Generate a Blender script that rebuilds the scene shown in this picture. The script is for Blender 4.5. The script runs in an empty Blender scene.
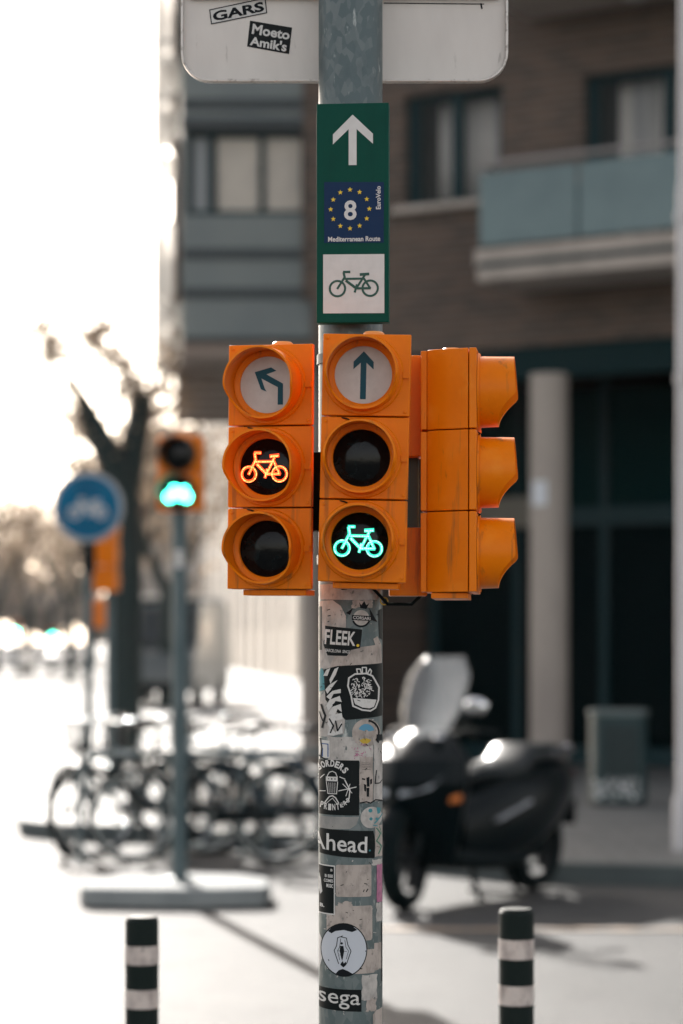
import bpy, bmesh, math, random
from mathutils import Vector, Matrix
R = math.radians
random.seed(7)
HAZE = .00007
SC = bpy.context.scene
COL = SC.collection

# ------------------------------------------------------------------ camera
F = 2418.0                       # focal length in pixels of the 1024 px high frame (85 mm on 36 mm)
HZ, CX, CH = 640.0, 341.5, 1.6   # horizon row, centre column, camera height
cam = bpy.data.cameras.new('camera'); camo = bpy.data.objects.new('camera', cam); COL.objects.link(camo)
camo.location = (0, 0, CH); camo.rotation_euler = (R(90), 0, 0)
cam.sensor_fit = 'VERTICAL'; cam.sensor_height = 36.0; cam.lens = 85.0
cam.shift_y = 0.125; cam.clip_start = 0.1; cam.clip_end = 3000
cam.dof.use_dof = True; cam.dof.focus_distance = 3.95; cam.dof.aperture_fstop = 3.1; cam.dof.aperture_blades = 0
SC.camera = camo

# ------------------------------------------------------------------ light
SUN_AZ, SUN_EL = -15.0, 27.0     # degrees: azimuth off the view axis (+ = right), elevation
w = bpy.data.worlds.new('World'); SC.world = w; w.use_nodes = True
nt = w.node_tree; bg = nt.nodes['Background']
sky = nt.nodes.new('ShaderNodeTexSky'); sky.sky_type = 'NISHITA'; sky.sun_disc = False
sky.sun_elevation = R(SUN_EL); sky.sun_rotation = R(SUN_AZ); sky.dust_density = 2.0; sky.air_density = 1.0; sky.ozone_density = 1.0
hs = nt.nodes.new('ShaderNodeHueSaturation'); hs.inputs['Saturation'].default_value = .42
wbm = nt.nodes.new('ShaderNodeMix'); wbm.data_type = 'RGBA'; wbm.blend_type = 'MULTIPLY'; wbm.inputs['Factor'].default_value = 1; wbm.inputs['B'].default_value = (1.10, 1.0, .91, 1)
nt.links.new(sky.outputs[0], hs.inputs['Color']); nt.links.new(hs.outputs[0], wbm.inputs['A']); nt.links.new(wbm.outputs['Result'], bg.inputs[0]); bg.inputs[1].default_value = 0.15
sl = bpy.data.lights.new('sun', 'SUN'); sl.energy = 4.5; sl.angle = R(0.6); sl.color = (1.0, 0.955, 0.90)
so = bpy.data.objects.new('sun', sl); COL.objects.link(so)
sd = Vector((math.sin(R(SUN_AZ))*math.cos(R(SUN_EL)), math.cos(R(SUN_AZ))*math.cos(R(SUN_EL)), math.sin(R(SUN_EL))))
so.rotation_euler = sd.to_track_quat('Z', 'Y').to_euler()
SC.view_settings.view_transform = 'Standard'; SC.view_settings.look = 'None'
SC.view_settings.exposure = 1.1; SC.view_settings.gamma = 1.0

# ------------------------------------------------------------------ helpers
def wx(px, Y): return (px - CX)/F*Y
def wz(py, Y): return CH + (HZ - py)/F*Y

class MB:
    def __init__(s): s.v = []; s.f = []
    def add(s, vs, fs, M=None):
        n = len(s.v)
        s.v += [tuple(M @ Vector(p)) if M else tuple(p) for p in vs]
        s.f += [tuple(i+n for i in f) for f in fs]; return s
    def box(s, c, d, M=None, rz=0):
        x, y, z = [k/2 for k in d]
        vs = [(sx*x, sy*y, sz*z) for sz in (-1, 1) for sy in (-1, 1) for sx in (-1, 1)]
        T = Matrix.Translation(c) @ Matrix.Rotation(rz, 4, 'Z')
        if M: T = M @ T
        return s.add(vs, [(0,2,3,1),(4,5,7,6),(0,1,5,4),(2,6,7,3),(0,4,6,2),(1,3,7,5)], T)
    def prism(s, pts, h0, h1, axis='z', M=None):
        n = len(pts)
        def P(a, b, h): return {'z': (a, b, h), 'y': (a, h, b), 'x': (h, a, b)}[axis]
        vs = [P(a, b, h0) for a, b in pts] + [P(a, b, h1) for a, b in pts]
        fs = [tuple(range(n)), tuple(range(n, 2*n))[::-1]] + [(i, i+n, (i+1) % n+n, (i+1) % n) for i in range(n)]
        return s.add(vs, fs, M)
    def tube(s, pts, rad, n=10, cap=True, M=None):
        pts = [Vector(p) for p in pts]
        if not hasattr(rad, '__len__'): rad = [rad]*len(pts)
        t0 = (pts[1]-pts[0]).normalized()
        up = Vector((0, 0, 1)) if abs(t0.z) < .9 else Vector((1, 0, 0))
        a = t0.cross(up).normalized(); vs = []; fs = []
        for i, p in enumerate(pts):
            if i == 0: t = t0
            elif i == len(pts)-1: t = (pts[i]-pts[i-1]).normalized()
            else: t = ((pts[i+1]-p).normalized()+(p-pts[i-1]).normalized()).normalized()
            a = (a - t*a.dot(t)).normalized(); b = t.cross(a)
            for k in range(n):
                q = 2*math.pi*k/n; vs.append(p + (a*math.cos(q)+b*math.sin(q))*rad[i])
        for i in range(len(pts)-1):
            for k in range(n):
                fs.append((i*n+k, i*n+(k+1) % n, (i+1)*n+(k+1) % n, (i+1)*n+k))
        if cap: fs += [tuple(range(n))[::-1], tuple(range((len(pts)-1)*n, len(pts)*n))]
        return s.add(vs, fs, M)
    def lathe(s, prof, n=32, M=None, close=False):      # prof (r, h) about local z
        vs = []; fs = []; m = len(prof)
        for r, h in prof:
            for k in range(n):
                q = 2*math.pi*k/n; vs.append((r*math.cos(q), r*math.sin(q), h))
        for i in range(m if close else m-1):
            j = (i+1) % m
            for k in range(n): fs.append((i*n+k, i*n+(k+1) % n, j*n+(k+1) % n, j*n+k))
        if not close:
            if prof[0][0] > 1e-6: fs.append(tuple(range(n))[::-1])
            if prof[-1][0] > 1e-6: fs.append(tuple(range((m-1)*n, m*n)))
        return s.add(vs, fs, M)
    def torus(s, c, r, t, axis='y', n=36, m=8, M=None):
        vs = []; fs = []
        for i in range(n):
            q = 2*math.pi*i/n
            for k in range(m):
                w_ = 2*math.pi*k/m; rr = r+t*math.cos(w_); h = t*math.sin(w_)
                a, b = rr*math.cos(q), rr*math.sin(q)
                p = (a, h, b) if axis == 'y' else ((a, b, h) if axis == 'z' else (h, a, b))
                vs.append((c[0]+p[0], c[1]+p[1], c[2]+p[2]))
        for i in range(n):
            for k in range(m): fs.append((i*m+k, i*m+(k+1) % m, ((i+1) % n)*m+(k+1) % m, ((i+1) % n)*m+k))
        return s.add(vs, fs, M)
    def loft(s, rings, M=None):
        n = len(rings[0]); vs = [p for r in rings for p in r]; fs = []
        for i in range(len(rings)-1):
            for k in range(n): fs.append((i*n+k, i*n+(k+1) % n, (i+1)*n+(k+1) % n, (i+1)*n+k))
        fs += [tuple(range(n))[::-1], tuple(range((len(rings)-1)*n, len(rings)*n))]
        return s.add(vs, fs, M)
    def build(s, name, mat, parent=None, bev=0, sharp=35, seg=2, solid=0):
        me = bpy.data.meshes.new(name); me.from_pydata(s.v, [], s.f); me.validate()
        bm = bmesh.new(); bm.from_mesh(me); bmesh.ops.recalc_face_normals(bm, faces=bm.faces); bm.to_mesh(me); bm.free()
        me.polygons.foreach_set('use_smooth', [True]*len(me.polygons)); me.set_sharp_from_angle(angle=R(sharp))
        me.materials.append(mat)
        o = bpy.data.objects.new(name, me); COL.objects.link(o)
        if parent: o.parent = parent
        if solid:
            md = o.modifiers.new('s', 'SOLIDIFY'); md.thickness = solid
        if bev:
            md = o.modifiers.new('b', 'BEVEL'); md.width = bev; md.segments = seg; md.limit_method = 'ANGLE'; md.angle_limit = R(40)
        return o

def ring(cx, cy, cz, a, b, axis, n=20, e=2.5):
    out = []
    for k in range(n):
        q = 2*math.pi*k/n; c, d = math.cos(q), math.sin(q)
        u = a*math.copysign(abs(c)**(2/e), c); v = b*math.copysign(abs(d)**(2/e), d)
        out.append({'x': (cx, cy+u, cz+v), 'y': (cx+u, cy, cz+v), 'z': (cx+u, cy+v, cz)}[axis])
    return out

def tag(o, label=None, cat=None, group=None, kind=None):
    if label: o['label'] = label
    if cat: o['category'] = cat
    if group: o['group'] = group
    if kind: o['kind'] = kind
    return o
def thing(name, label, cat, loc=(0, 0, 0), rz=0, group=None, ry=0):
    o = bpy.data.objects.new(name, None); COL.objects.link(o); o.empty_display_size = .1
    o.location = loc; o.rotation_euler = (0, ry, rz); return tag(o, label, cat, group)
def dup(root, loc, rz, label, group=None):
    kids = {}
    for o in bpy.data.objects:
        if o.parent: kids.setdefault(o.parent.name, []).append(o)
    def cp(o, par):
        c = o.copy(); COL.objects.link(c)
        if par: c.parent = par
        for k in kids.get(o.name, []): cp(k, c)
        return c
    r = cp(root, None); r.location = loc; r.rotation_euler = (0, 0, rz); r['label'] = label
    if group: r['group'] = group
    return r

# ------------------------------------------------------------------ materials
def mat(name, col, rough=.5, metal=0, noise=None, spec=None, bump=None, coat=0, emis=None, extra=None, trans=0, alpha=1):
    m = bpy.data.materials.new(name); m.use_nodes = True; t = m.node_tree; b = t.nodes['Principled BSDF']
    b.inputs['Base Color'].default_value = (*col, 1); b.inputs['Roughness'].default_value = rough; b.inputs['Metallic'].default_value = metal
    if spec is not None: b.inputs['Specular IOR Level'].default_value = spec
    if coat: b.inputs['Coat Weight'].default_value = coat; b.inputs['Coat Roughness'].default_value = .08
    if trans: b.inputs['Transmission Weight'].default_value = trans
    if alpha < 1: b.inputs['Alpha'].default_value = alpha
    if emis:
        b.inputs['Emission Color'].default_value = (*emis[0], 1); b.inputs['Emission Strength'].default_value = emis[1]
    tc = t.nodes.new('ShaderNodeTexCoord')
    if noise:       # (colour2, scale, lo, hi[, detail, distortion])
        c2, sc, lo, hi = noise[:4]
        n = t.nodes.new('ShaderNodeTexNoise'); n.inputs['Scale'].default_value = sc
        n.inputs['Detail'].default_value = noise[4] if len(noise) > 4 else 5; n.inputs['Roughness'].default_value = .62
        if len(noise) > 5: n.inputs['Distortion'].default_value = noise[5]
        r = t.nodes.new('ShaderNodeValToRGB'); r.color_ramp.elements[0].position = lo; r.color_ramp.elements[1].position = hi
        r.color_ramp.elements[0].color = (*col, 1); r.color_ramp.elements[1].color = (*c2, 1)
        t.links.new(tc.outputs['Object'], n.inputs['Vector']); t.links.new(n.outputs['Fac'], r.inputs['Fac'])
        t.links.new(r.outputs['Color'], b.inputs['Base Color'])
    if bump:        # (scale, strength, distance)
        n2 = t.nodes.new('ShaderNodeTexNoise'); n2.inputs['Scale'].default_value = bump[0]; n2.inputs['Detail'].default_value = 4
        bp = t.nodes.new('ShaderNodeBump'); bp.inputs['Strength'].default_value = bump[1]; bp.inputs['Distance'].default_value = bump[2]
        t.links.new(tc.outputs['Object'], n2.inputs['Vector']); t.links.new(n2.outputs['Fac'], bp.inputs['Height']); t.links.new(bp.outputs['Normal'], b.inputs['Normal'])
    return m

def layered(name, base, rough, layers, metal=0, bump=None, spec=.5):
    """base colour with several masked layers: (colour, scale xyz, lo, hi, kind)"""
    m = bpy.data.materials.new(name); m.use_nodes = True; t = m.node_tree; b = t.nodes['Principled BSDF']
    b.inputs['Roughness'].default_value = rough; b.inputs['Metallic'].default_value = metal; b.inputs['Specular IOR Level'].default_value = spec
    tc = t.nodes.new('ShaderNodeTexCoord'); prev = None
    for col, sc, lo, hi, kind in layers:
        mp = t.nodes.new('ShaderNodeMapping'); mp.inputs['Scale'].default_value = sc; t.links.new(tc.outputs['Object'], mp.inputs['Vector'])
        if kind == 'v':
            n = t.nodes.new('ShaderNodeTexVoronoi'); n.inputs['Scale'].default_value = 1; out = n.outputs['Color']
            sp = t.nodes.new('ShaderNodeSeparateColor'); t.links.new(out, sp.inputs[0]); out = sp.outputs[0]
        else:
            n = t.nodes.new('ShaderNodeTexNoise'); n.inputs['Scale'].default_value = 1; n.inputs['Detail'].default_value = 6; n.inputs['Roughness'].default_value = .6; out = n.outputs['Fac']
        t.links.new(mp.outputs[0], n.inputs['Vector'])
        mr = t.nodes.new('ShaderNodeMapRange'); mr.inputs['From Min'].default_value = lo; mr.inputs['From Max'].default_value = hi
        t.links.new(out, mr.inputs['Value'])
        mx = t.nodes.new('ShaderNodeMix'); mx.data_type = 'RGBA'; t.links.new(mr.outputs[0], mx.inputs['Factor'])
        if prev is None: mx.inputs['A'].default_value = (*base, 1)
        else: t.links.new(prev, mx.inputs['A'])
        mx.inputs['B'].default_value = (*col, 1); prev = mx.outputs['Result']
    t.links.new(prev, b.inputs['Base Color'])
    if bump:
        n2 = t.nodes.new('ShaderNodeTexNoise'); n2.inputs['Scale'].default_value = bump[0]; n2.inputs['Detail'].default_value = 6
        bp = t.nodes.new('ShaderNodeBump'); bp.inputs['Strength'].default_value = bump[1]; bp.inputs['Distance'].default_value = bump[2]
        t.links.new(tc.outputs['Object'], n2.inputs['Vector']); t.links.new(n2.outputs['Fac'], bp.inputs['Height']); t.links.new(bp.outputs['Normal'], b.inputs['Normal'])
    return m

ORANGE = layered('orange_plastic', (.80, .195, .0), .38, [((.70, .155, .0), (9, 9, 5), .45, .75, 'n'), ((.34, .085, .006), (60, 60, 14), .66, .80, 'n'), ((.80, .24, .02), (130, 130, 130), .68, .8, 'n'), ((.84, .25, .012), (14, 14, 14), .55, .74, 'n'), ((.28, .10, .02), (45, 45, 4), .58, .74, 'n'), ((.12, .05, .02), (210, 210, 210), .74, .80, 'n')], bump=(40, .12, .002), spec=.16)
ORANGE_IN = ORANGE
CAPM = mat('cap_plastic', (.80, .30, .06), .4)
SEAM = mat('dark_seam', (.01, .008, .006), .8)
LENS = mat('dark_lens_glass', (.0006, .002, .003), .12, noise=((.010, .022, .024), 26, .52, .74, 6, .6), spec=.2, bump=(26, .25, .003))  # paler mottling in the colour imitates dust and a faint reflection
LENSW = mat('milky_lens', (.55, .53, .50), .35, noise=((.44, .42, .39), 30, .4, .75), spec=.4)
TEAL = mat('arrow_teal', (.002, .065, .10), .4, spec=.2)
REDLED = mat('red_led', (.02, .0, .0), .5, emis=((1, .05, .006), 1.3))
REDCORE = mat('red_led_hot', (.02, .0, .0), .5, emis=((1, .33, .09), 1.6))
GRNLED = mat('green_led', (.0, .02, .01), .5, emis=((.03, 1, .58), .7))
GRNCORE = mat('green_led_hot', (.0, .02, .01), .5, emis=((.38, 1, .85), 1.0))
GRNFAR = mat('green_led_bright', (.0, .02, .01), .5, emis=((.05, 1, .62), 14))
GALV = layered('galvanised_steel', (.085, .115, .118), .48, [((.13, .155, .155), (110, 110, 60), .35, .9, 'v'), ((.05, .075, .08), (16, 16, 9), .50, .72, 'n'), ((.40, .42, .40), (70, 70, 25), .62, .74, 'n'), ((.10, .055, .03), (30, 30, 5), .68, .78, 'n')], metal=.35, bump=(90, .12, .001))
STEEL = layered('grey_painted_post', (.06, .095, .105), .5, [((.10, .135, .145), (8, 8, 3), .4, .7, 'n')], metal=.3)
ALU = layered('road_sign_back', (.66, .62, .58), .5, [((.54, .50, .47), (5, 5, 2), .4, .75, 'n'), ((.24, .21, .19), (45, 45, 9), .66, .78, 'n'), ((.62, .59, .56), (120, 120, 16), .6, .75, 'n')], metal=.1)
ALURIM = layered('road_sign_rim', (.56, .53, .50), .4, [((.16, .13, .11), (60, 60, 60), .55, .70, 'n')], metal=.3)
GREEN = layered('green_sign_enamel', (.0, .058, .040), .4, [((.0, .047, .033), (20, 20, 8), .5, .75, 'n')], spec=.1)
NAVY = mat('navy_panel', (.002, .022, .075), .4, spec=.15)
WHITE = mat('sign_white', (.62, .60, .58), .4, noise=((.54, .52, .50), 40, .4, .8))
YEL = mat('star_yellow', (.75, .52, .02), .5)
BLACKP = layered('black_vinyl', (.003, .006, .007), .45, [((.016, .02, .02), (60, 60, 40), .62, .8, 'n')], spec=.15)
INK = mat('ink', (.005, .008, .011), .6, spec=.15)
PAPER = layered('worn_paper', (.50, .47, .44), .7, [((.32, .30, .28), (40, 40, 30), .42, .62, 'n'), ((.09, .11, .11), (90, 90, 70), .60, .70, 'n')])
PAPER2 = layered('beige_paper', (.44, .38, .34), .7, [((.27, .235, .21), (60, 60, 30), .45, .66, 'n'), ((.08, .09, .09), (110, 110, 80), .61, .70, 'n')])
LETTER = mat('sticker_white', (.60, .59, .57), .5, noise=((.40, .40, .39), 160, .55, .8))
SKYB = mat('pale_blue_ink', (.09, .28, .42), .6)
PINK = mat('pink_ink', (.45, .16, .26), .6, noise=((.30, .10, .20), 120, .4, .7))
MUST = mat('mustard_ink', (.5, .34, .03), .6)
TEALI = mat('teal_ink', (.03, .22, .26), .6)
BLUE = mat('blue_sign', (.0, .20, .40), .35, spec=.15)
RUB = mat('rubber', (.0015, .006, .007), .7, spec=.1)
DARKP = mat('dark_paint', (.0004, .004, .0055), .3, spec=.13)
DARKM = mat('matte_dark_plastic', (.001, .005, .0065), .55, spec=.1)
CHROME = mat('chrome', (.35, .38, .40), .22, metal=1)
FRAMEB = mat('bike_frame_dark', (.001, .008, .010), .35, spec=.2)
FRAMEG = mat('bike_frame_grey', (.10, .14, .155), .35, metal=.5)
FRAMEBL = mat('bike_frame_blue', (.012, .05, .08), .35, coat=.2)
SADD = mat('saddle', (.001, .004, .005), .45, spec=.3)
BAND = layered('reflective_band', (.58, .52, .48), .5, [((.36, .31, .29), (30, 30, 18), .45, .65, 'n'), ((.10, .09, .09), (60, 60, 35), .60, .70, 'n')])
BOLL = layered('bollard_black', (.003, .010, .009), .6, [((.008, .016, .014), (30, 30, 10), .5, .75, 'n')], spec=.2)
CONC = layered('concrete', (.24, .26, .26), .8, [((.17, .19, .195), (3, 3, 3), .4, .75, 'n'), ((.12, .13, .13), (12, 12, 12), .62, .8, 'n')], bump=(30, .3, .004))
KERBM = layered('kerb_stone', (.07, .09, .092), .7, [((.045, .06, .065), (2, 2, 3), .4, .75, 'n')])

def led(m, c1, s1, c2, s2, scale):
    t = m.node_tree; b = t.nodes['Principled BSDF']; tc = t.nodes.new('ShaderNodeTexCoord'); v = t.nodes.new('ShaderNodeTexVoronoi'); v.inputs['Scale'].default_value = scale; v.inputs['Randomness'].default_value = .35
    mr = t.nodes.new('ShaderNodeMapRange'); mr.inputs['From Min'].default_value = .25; mr.inputs['From Max'].default_value = .55
    mx = t.nodes.new('ShaderNodeMix'); mx.data_type = 'RGBA'; mx.inputs['A'].default_value = (*[k*s1 for k in c1], 1); mx.inputs['B'].default_value = (*[k*s2 for k in c2], 1)
    t.links.new(tc.outputs['Object'], v.inputs['Vector']); t.links.new(v.outputs['Distance'], mr.inputs['Value']); t.links.new(mr.outputs[0], mx.inputs['Factor']); t.links.new(mx.outputs['Result'], b.inputs['Emission Color']); b.inputs['Emission Strength'].default_value = 1
led(REDCORE, (1, .40, .12), 2.0, (1, .16, .03), 1.3, 330)
led(GRNCORE, (.5, 1, .9), 1.2, (.12, 1, .66), .7, 330)
def leafy(m, c):
    t = m.node_tree; b = t.nodes['Principled BSDF']; tl = t.nodes.new('ShaderNodeBsdfTranslucent'); tl.inputs['Color'].default_value = (*c, 1); mx = t.nodes.new('ShaderNodeMixShader'); mx.inputs[0].default_value = .5 if b.inputs['Alpha'].default_value == 1 else .3
    t.links.new(b.outputs[0], mx.inputs[1]); t.links.new(tl.outputs[0], mx.inputs[2]); t.links.new(mx.outputs[0], t.nodes['Material Output'].inputs['Surface']); return m
# ------------------------------------------------------------------ ground
asph = layered('asphalt', (.050, .052, .052), .70, [((.078, .078, .076), (.55, .35, 1), .35, .7, 'n'), ((.036, .037, .037), (2.2, 1.3, 1), .48, .72, 'n'), ((.13, .13, .126), (38, 38, 38), .56, .72, 'n'), ((.025, .026, .026), (.9, 6, 1), .66, .74, 'n'), ((.022, .022, .022), (7, 7, 7), .68, .74, 'n')], bump=(45, .8, .012), spec=.28)
MB().add([(-400, -60, 0), (400, -60, 0), (400, 1200, 0), (-400, 1200, 0)], [(0, 1, 2, 3)]).build('road', asph)['kind'] = 'structure'
# paved footway with kerb
pav = bpy.data.materials.new('paving'); pav.use_nodes = True; t = pav.node_tree; b = t.nodes['Principled BSDF']; b.inputs['Roughness'].default_value = .62
tc = t.nodes.new('ShaderNodeTexCoord'); br = t.nodes.new('ShaderNodeTexBrick'); br.inputs['Scale'].default_value = 1
br.inputs['Brick Width'].default_value = .4; br.inputs['Row Height'].default_value = .4; br.inputs['Mortar Size'].default_value = .012
br.inputs['Color1'].default_value = (.15, .155, .15, 1); br.inputs['Color2'].default_value = (.115, .122, .122, 1); br.inputs['Mortar'].default_value = (.07, .07, .07, 1)
t.links.new(tc.outputs['Object'], br.inputs['Vector']); t.links.new(br.outputs['Color'], b.inputs['Base Color'])
front = [(14, 15.2), (2.3, 15.65), (1.1, 15.95), (.35, 16.9), (-.3, 18.3), (-1.6, 19.1), (-2.25, 19.25), (-2.62, 19.7), (-2.75, 20.5)]
far = [(-12.6, 150), (60, 150), (60, 15)]
inner = [(x+(.0 if i < 6 else .14), y+(.14 if i < 6 else .10)) for i, (x, y) in enumerate(front)]
inner[-1] = (front[-1][0]+.15, front[-1][1])
pm = MB(); pm.prism([(x, y) for x, y in inner]+[(-12.45, 150), (60, 150), (60, 15.2)], 0.002, .13); pm.build('pavement', pav)['kind'] = 'structure'
km = MB()
pts = front+[(-12.6, 150)]; ptin = inner+[(-12.45, 150)]
for i in range(len(pts)-1):
    km.prism([pts[i], pts[i+1], ptin[i+1], ptin[i]], 0.0, .135)
km.build('kerb', KERBM)['kind'] = 'structure'
LM = layered('worn_road_paint', (.42, .30, .20), .6, [((.16, .155, .15), (5, 30, 1), .45, .6, 'n')])
MB().prism([(.1, 13.30), (7, 13.18), (7, 13.28), (.1, 13.40)], .004, .008).build('road_line', LM)['kind'] = 'structure'

# ------------------------------------------------------------------ building at the corner
brick = bpy.data.materials.new('brown_brick'); brick.use_nodes = True; t = brick.node_tree; b = t.nodes['Principled BSDF']; b.inputs['Roughness'].default_value = .85
tc = t.nodes.new('ShaderNodeTexCoord'); mp = t.nodes.new('ShaderNodeMapping'); mp.inputs['Rotation'].default_value = (R(90), 0, 0)
br = t.nodes.new('ShaderNodeTexBrick'); br.inputs['Scale'].default_value = 1; br.inputs['Brick Width'].default_value = .28; br.inputs['Row Height'].default_value = .09; br.inputs['Mortar Size'].default_value = .012
br.inputs['Color1'].default_value = (.15, .098, .070, 1); br.inputs['Color2'].default_value = (.075, .053, .041, 1); br.inputs['Mortar'].default_value = (.15, .13, .115, 1)
nn = t.nodes.new('ShaderNodeTexNoise'); nn.inputs['Scale'].default_value = .8; nn.inputs['Detail'].default_value = 4
mx = t.nodes.new('ShaderNodeMix'); mx.data_type = 'RGBA'; mx.blend_type = 'MULTIPLY'; mx.inputs['Factor'].default_value = .55
t.links.new(tc.outputs['Object'], mp.inputs[0]); t.links.new(mp.outputs[0], br.inputs['Vector']); t.links.new(tc.outputs['Object'], nn.inputs['Vector'])
t.links.new(br.outputs['Color'], mx.inputs['A']); t.links.new(nn.outputs['Fac'], mx.inputs['B']); t.links.new(mx.outputs['Result'], b.inputs['Base Color'])
GREYP = layered('grey_cladding', (.16, .185, .18), .6, [((.125, .15, .155), (.8, .8, .8), .4, .7, 'n')])
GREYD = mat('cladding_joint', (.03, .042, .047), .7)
RIBB = mat('soffit_rib', (.22, .17, .14), .7)
STONE = layered('render_stone', (.34, .30, .265), .75, [((.25, .22, .20), (1.5, 1.5, .6), .4, .7, 'n')])
BALC = layered('balcony_concrete', (.40, .35, .31), .75, [((.28, .25, .22), (2, 2, .8), .4, .7, 'n')])
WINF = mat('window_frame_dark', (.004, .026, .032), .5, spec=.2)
PANE = mat('window_pane', (.015, .03, .035), .06, spec=.4, alpha=.15)
BGLASS = mat('balcony_glass', (.13, .20, .212), .12, alpha=.85, noise=((.095, .155, .168), 1.2, .4, .7))
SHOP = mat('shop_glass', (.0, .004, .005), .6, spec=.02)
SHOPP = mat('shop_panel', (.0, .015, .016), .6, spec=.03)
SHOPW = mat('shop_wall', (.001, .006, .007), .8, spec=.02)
curt = bpy.data.materials.new('curtain'); curt.use_nodes = True; t = curt.node_tree; b = t.nodes['Principled BSDF']; b.inputs['Roughness'].default_value = .9
tc = t.nodes.new('ShaderNodeTexCoord'); wv = t.nodes.new('ShaderNodeTexNoise'); mp = t.nodes.new('ShaderNodeMapping'); mp.inputs['Scale'].default_value = (9, 1, .25); wv.inputs['Scale'].default_value = 1
rp = t.nodes.new('ShaderNodeValToRGB'); rp.color_ramp.elements[0].color = (.42, .43, .43, 1); rp.color_ramp.elements[1].color = (.80, .75, .70, 1); rp.color_ramp.elements[0].position = .35; rp.color_ramp.elements[1].position = .65
t.links.new(tc.outputs['Object'], mp.inputs[0]); t.links.new(mp.outputs[0], wv.inputs['Vector']); t.links.new(wv.outputs['Fac'], rp.inputs[0]); t.links.new(rp.outputs[0], b.inputs['Base Color'])
BLIND = layered('blind', (.80, .72, .62), .9, [((.66, .60, .53), (3, 1, 6), .4, .7, 'n')])

FA = R(-32); FO = (.65, 27.0, 0)
bld = thing('apartment_building', 'brown brick apartment block with glass balcony, grey overhanging corner bay and dark arcade', 'building', FO, FA)
Mi = (Matrix.Translation(FO) @ Matrix.Rotation(FA, 4, 'Z')).inverted()
def uu(px):
    k = (px-CX)/F; c, s_ = math.cos(FA), math.sin(FA); return (k*FO[1]-FO[0])/(c-k*s_)
ZT = 12.5
def wall(m, u0, u1, z0, z1, holes, y0, y1):
    us = sorted({u0, u1, *[h[0] for h in holes], *[h[1] for h in holes]}); zs = sorted({z0, z1, *[h[2] for h in holes], *[h[3] for h in holes]})
    for i in range(len(us)-1):
        j = 0
        while j < len(zs)-1:
            uc = (us[i]+us[i+1])/2
            inn = lambda zc: any(h[0] < uc < h[1] and h[2] < zc < h[3] for h in holes)
            if inn((zs[j]+zs[j+1])/2): j += 1; continue
            k = j
            while k+1 < len(zs)-1 and not inn((zs[k+1]+zs[k+2])/2): k += 1
            m.box(((us[i]+us[i+1])/2, (y0+y1)/2, (zs[j]+zs[k+1])/2), (us[i+1]-us[i], y1-y0, zs[k+1]-zs[j])); j = k+1
holes = [(uu(404), uu(502), 6.42, 7.66), (uu(583), uu(583)+1.9, 5.72, 7.62), (5.6, 7.0, 5.72, 7.62), (uu(404), uu(502), 9.4, 10.7), (uu(583), uu(583)+1.9, 8.7, 10.6), (5.6, 7.0, 8.7, 10.6)]
m = MB(); wall(m, -1.16, 13, 4.78, ZT, holes, 0, .3); m.build('wall', brick, bld)
m = MB(); m.box((5.9, 5.0, ZT+.1), (14.2, 10.2, .2)); m.build('roof', CONC, bld)
m = MB(); m.box((5.9, 10, ZT/2), (14.1, .25, ZT)); m.box((13.1, 5.1, ZT/2), (.24, 9.6, ZT)); m.build('rear_wall', brick, bld)
m = MB(); m.box((5.9, 1.0, 8.9), (14.0, .06, 7.2)); m.box((-1.12, 5.1, 8.7), (.06, 9.4, 7.6)); m.box((5.9, 4.9, 4.90), (14.0, 9.0, .12)); m.build('sun_stop_partition', mat('sun_stop_wall', (.12, .12, .11), .9), bld)  # unseen partitions and floor slab added to stop sun leaking through the windows
m = MB(); m.box((-1.12, 1.75, 2.4), (.06, 3.1, 4.6)); m.box((-1.12, 6.6, 2.4), (.06, 6.6, 4.6)); m.build('side_wall', brick, bld)
# windows of the brick part: frame, panes, curtain behind
for (a, b_, z0, z1) in holes:
    f = MB(); y = .14; fw = .07
    f.box(((a+b_)/2, y, z0+fw/2), (b_-a, .08, fw)); f.box(((a+b_)/2, y, z1-fw/2), (b_-a, .08, fw))
    n = 2
    for i in range(n+1):
        ww = .13 if i in (0, 1) else .08
        x = a+(b_-a)*i/n; x = max(a+ww/2, min(b_-ww/2, x)); f.box((x, y, (z0+z1)/2), (ww, .078, z1-z0-2*fw))
    fo = f.build('window', WINF, bld)
    for i in range(n):
        MB().box((a+(b_-a)*(i+.5)/n, y+.01, (z0+z1)/2), ((b_-a)/n-.1, .012, z1-z0-2*fw)).build('pane', PANE, fo)
    c = MB(); nseg = 40; vs = []; x0, x1 = a+.28, b_-.03
    for i in range(nseg+1):
        x = x0+(x1-x0)*i/nseg; yy = .32+.03*math.sin(i*1.9)+.015*math.sin(i*.7); vs += [(x, yy, z0+.02), (x, yy, z1-.05)]
    c.add(vs, [(2*i, 2*i+2, 2*i+3, 2*i+1) for i in range(nseg)]); c.build('curtain', curt, fo, solid=.006)
    if z1 < 8 and z0 > 6: MB().box(((a+b_)/2, -.05, z0-.04), (b_-a+.2, .14, .075)).build('sill', BALC, fo)
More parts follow.
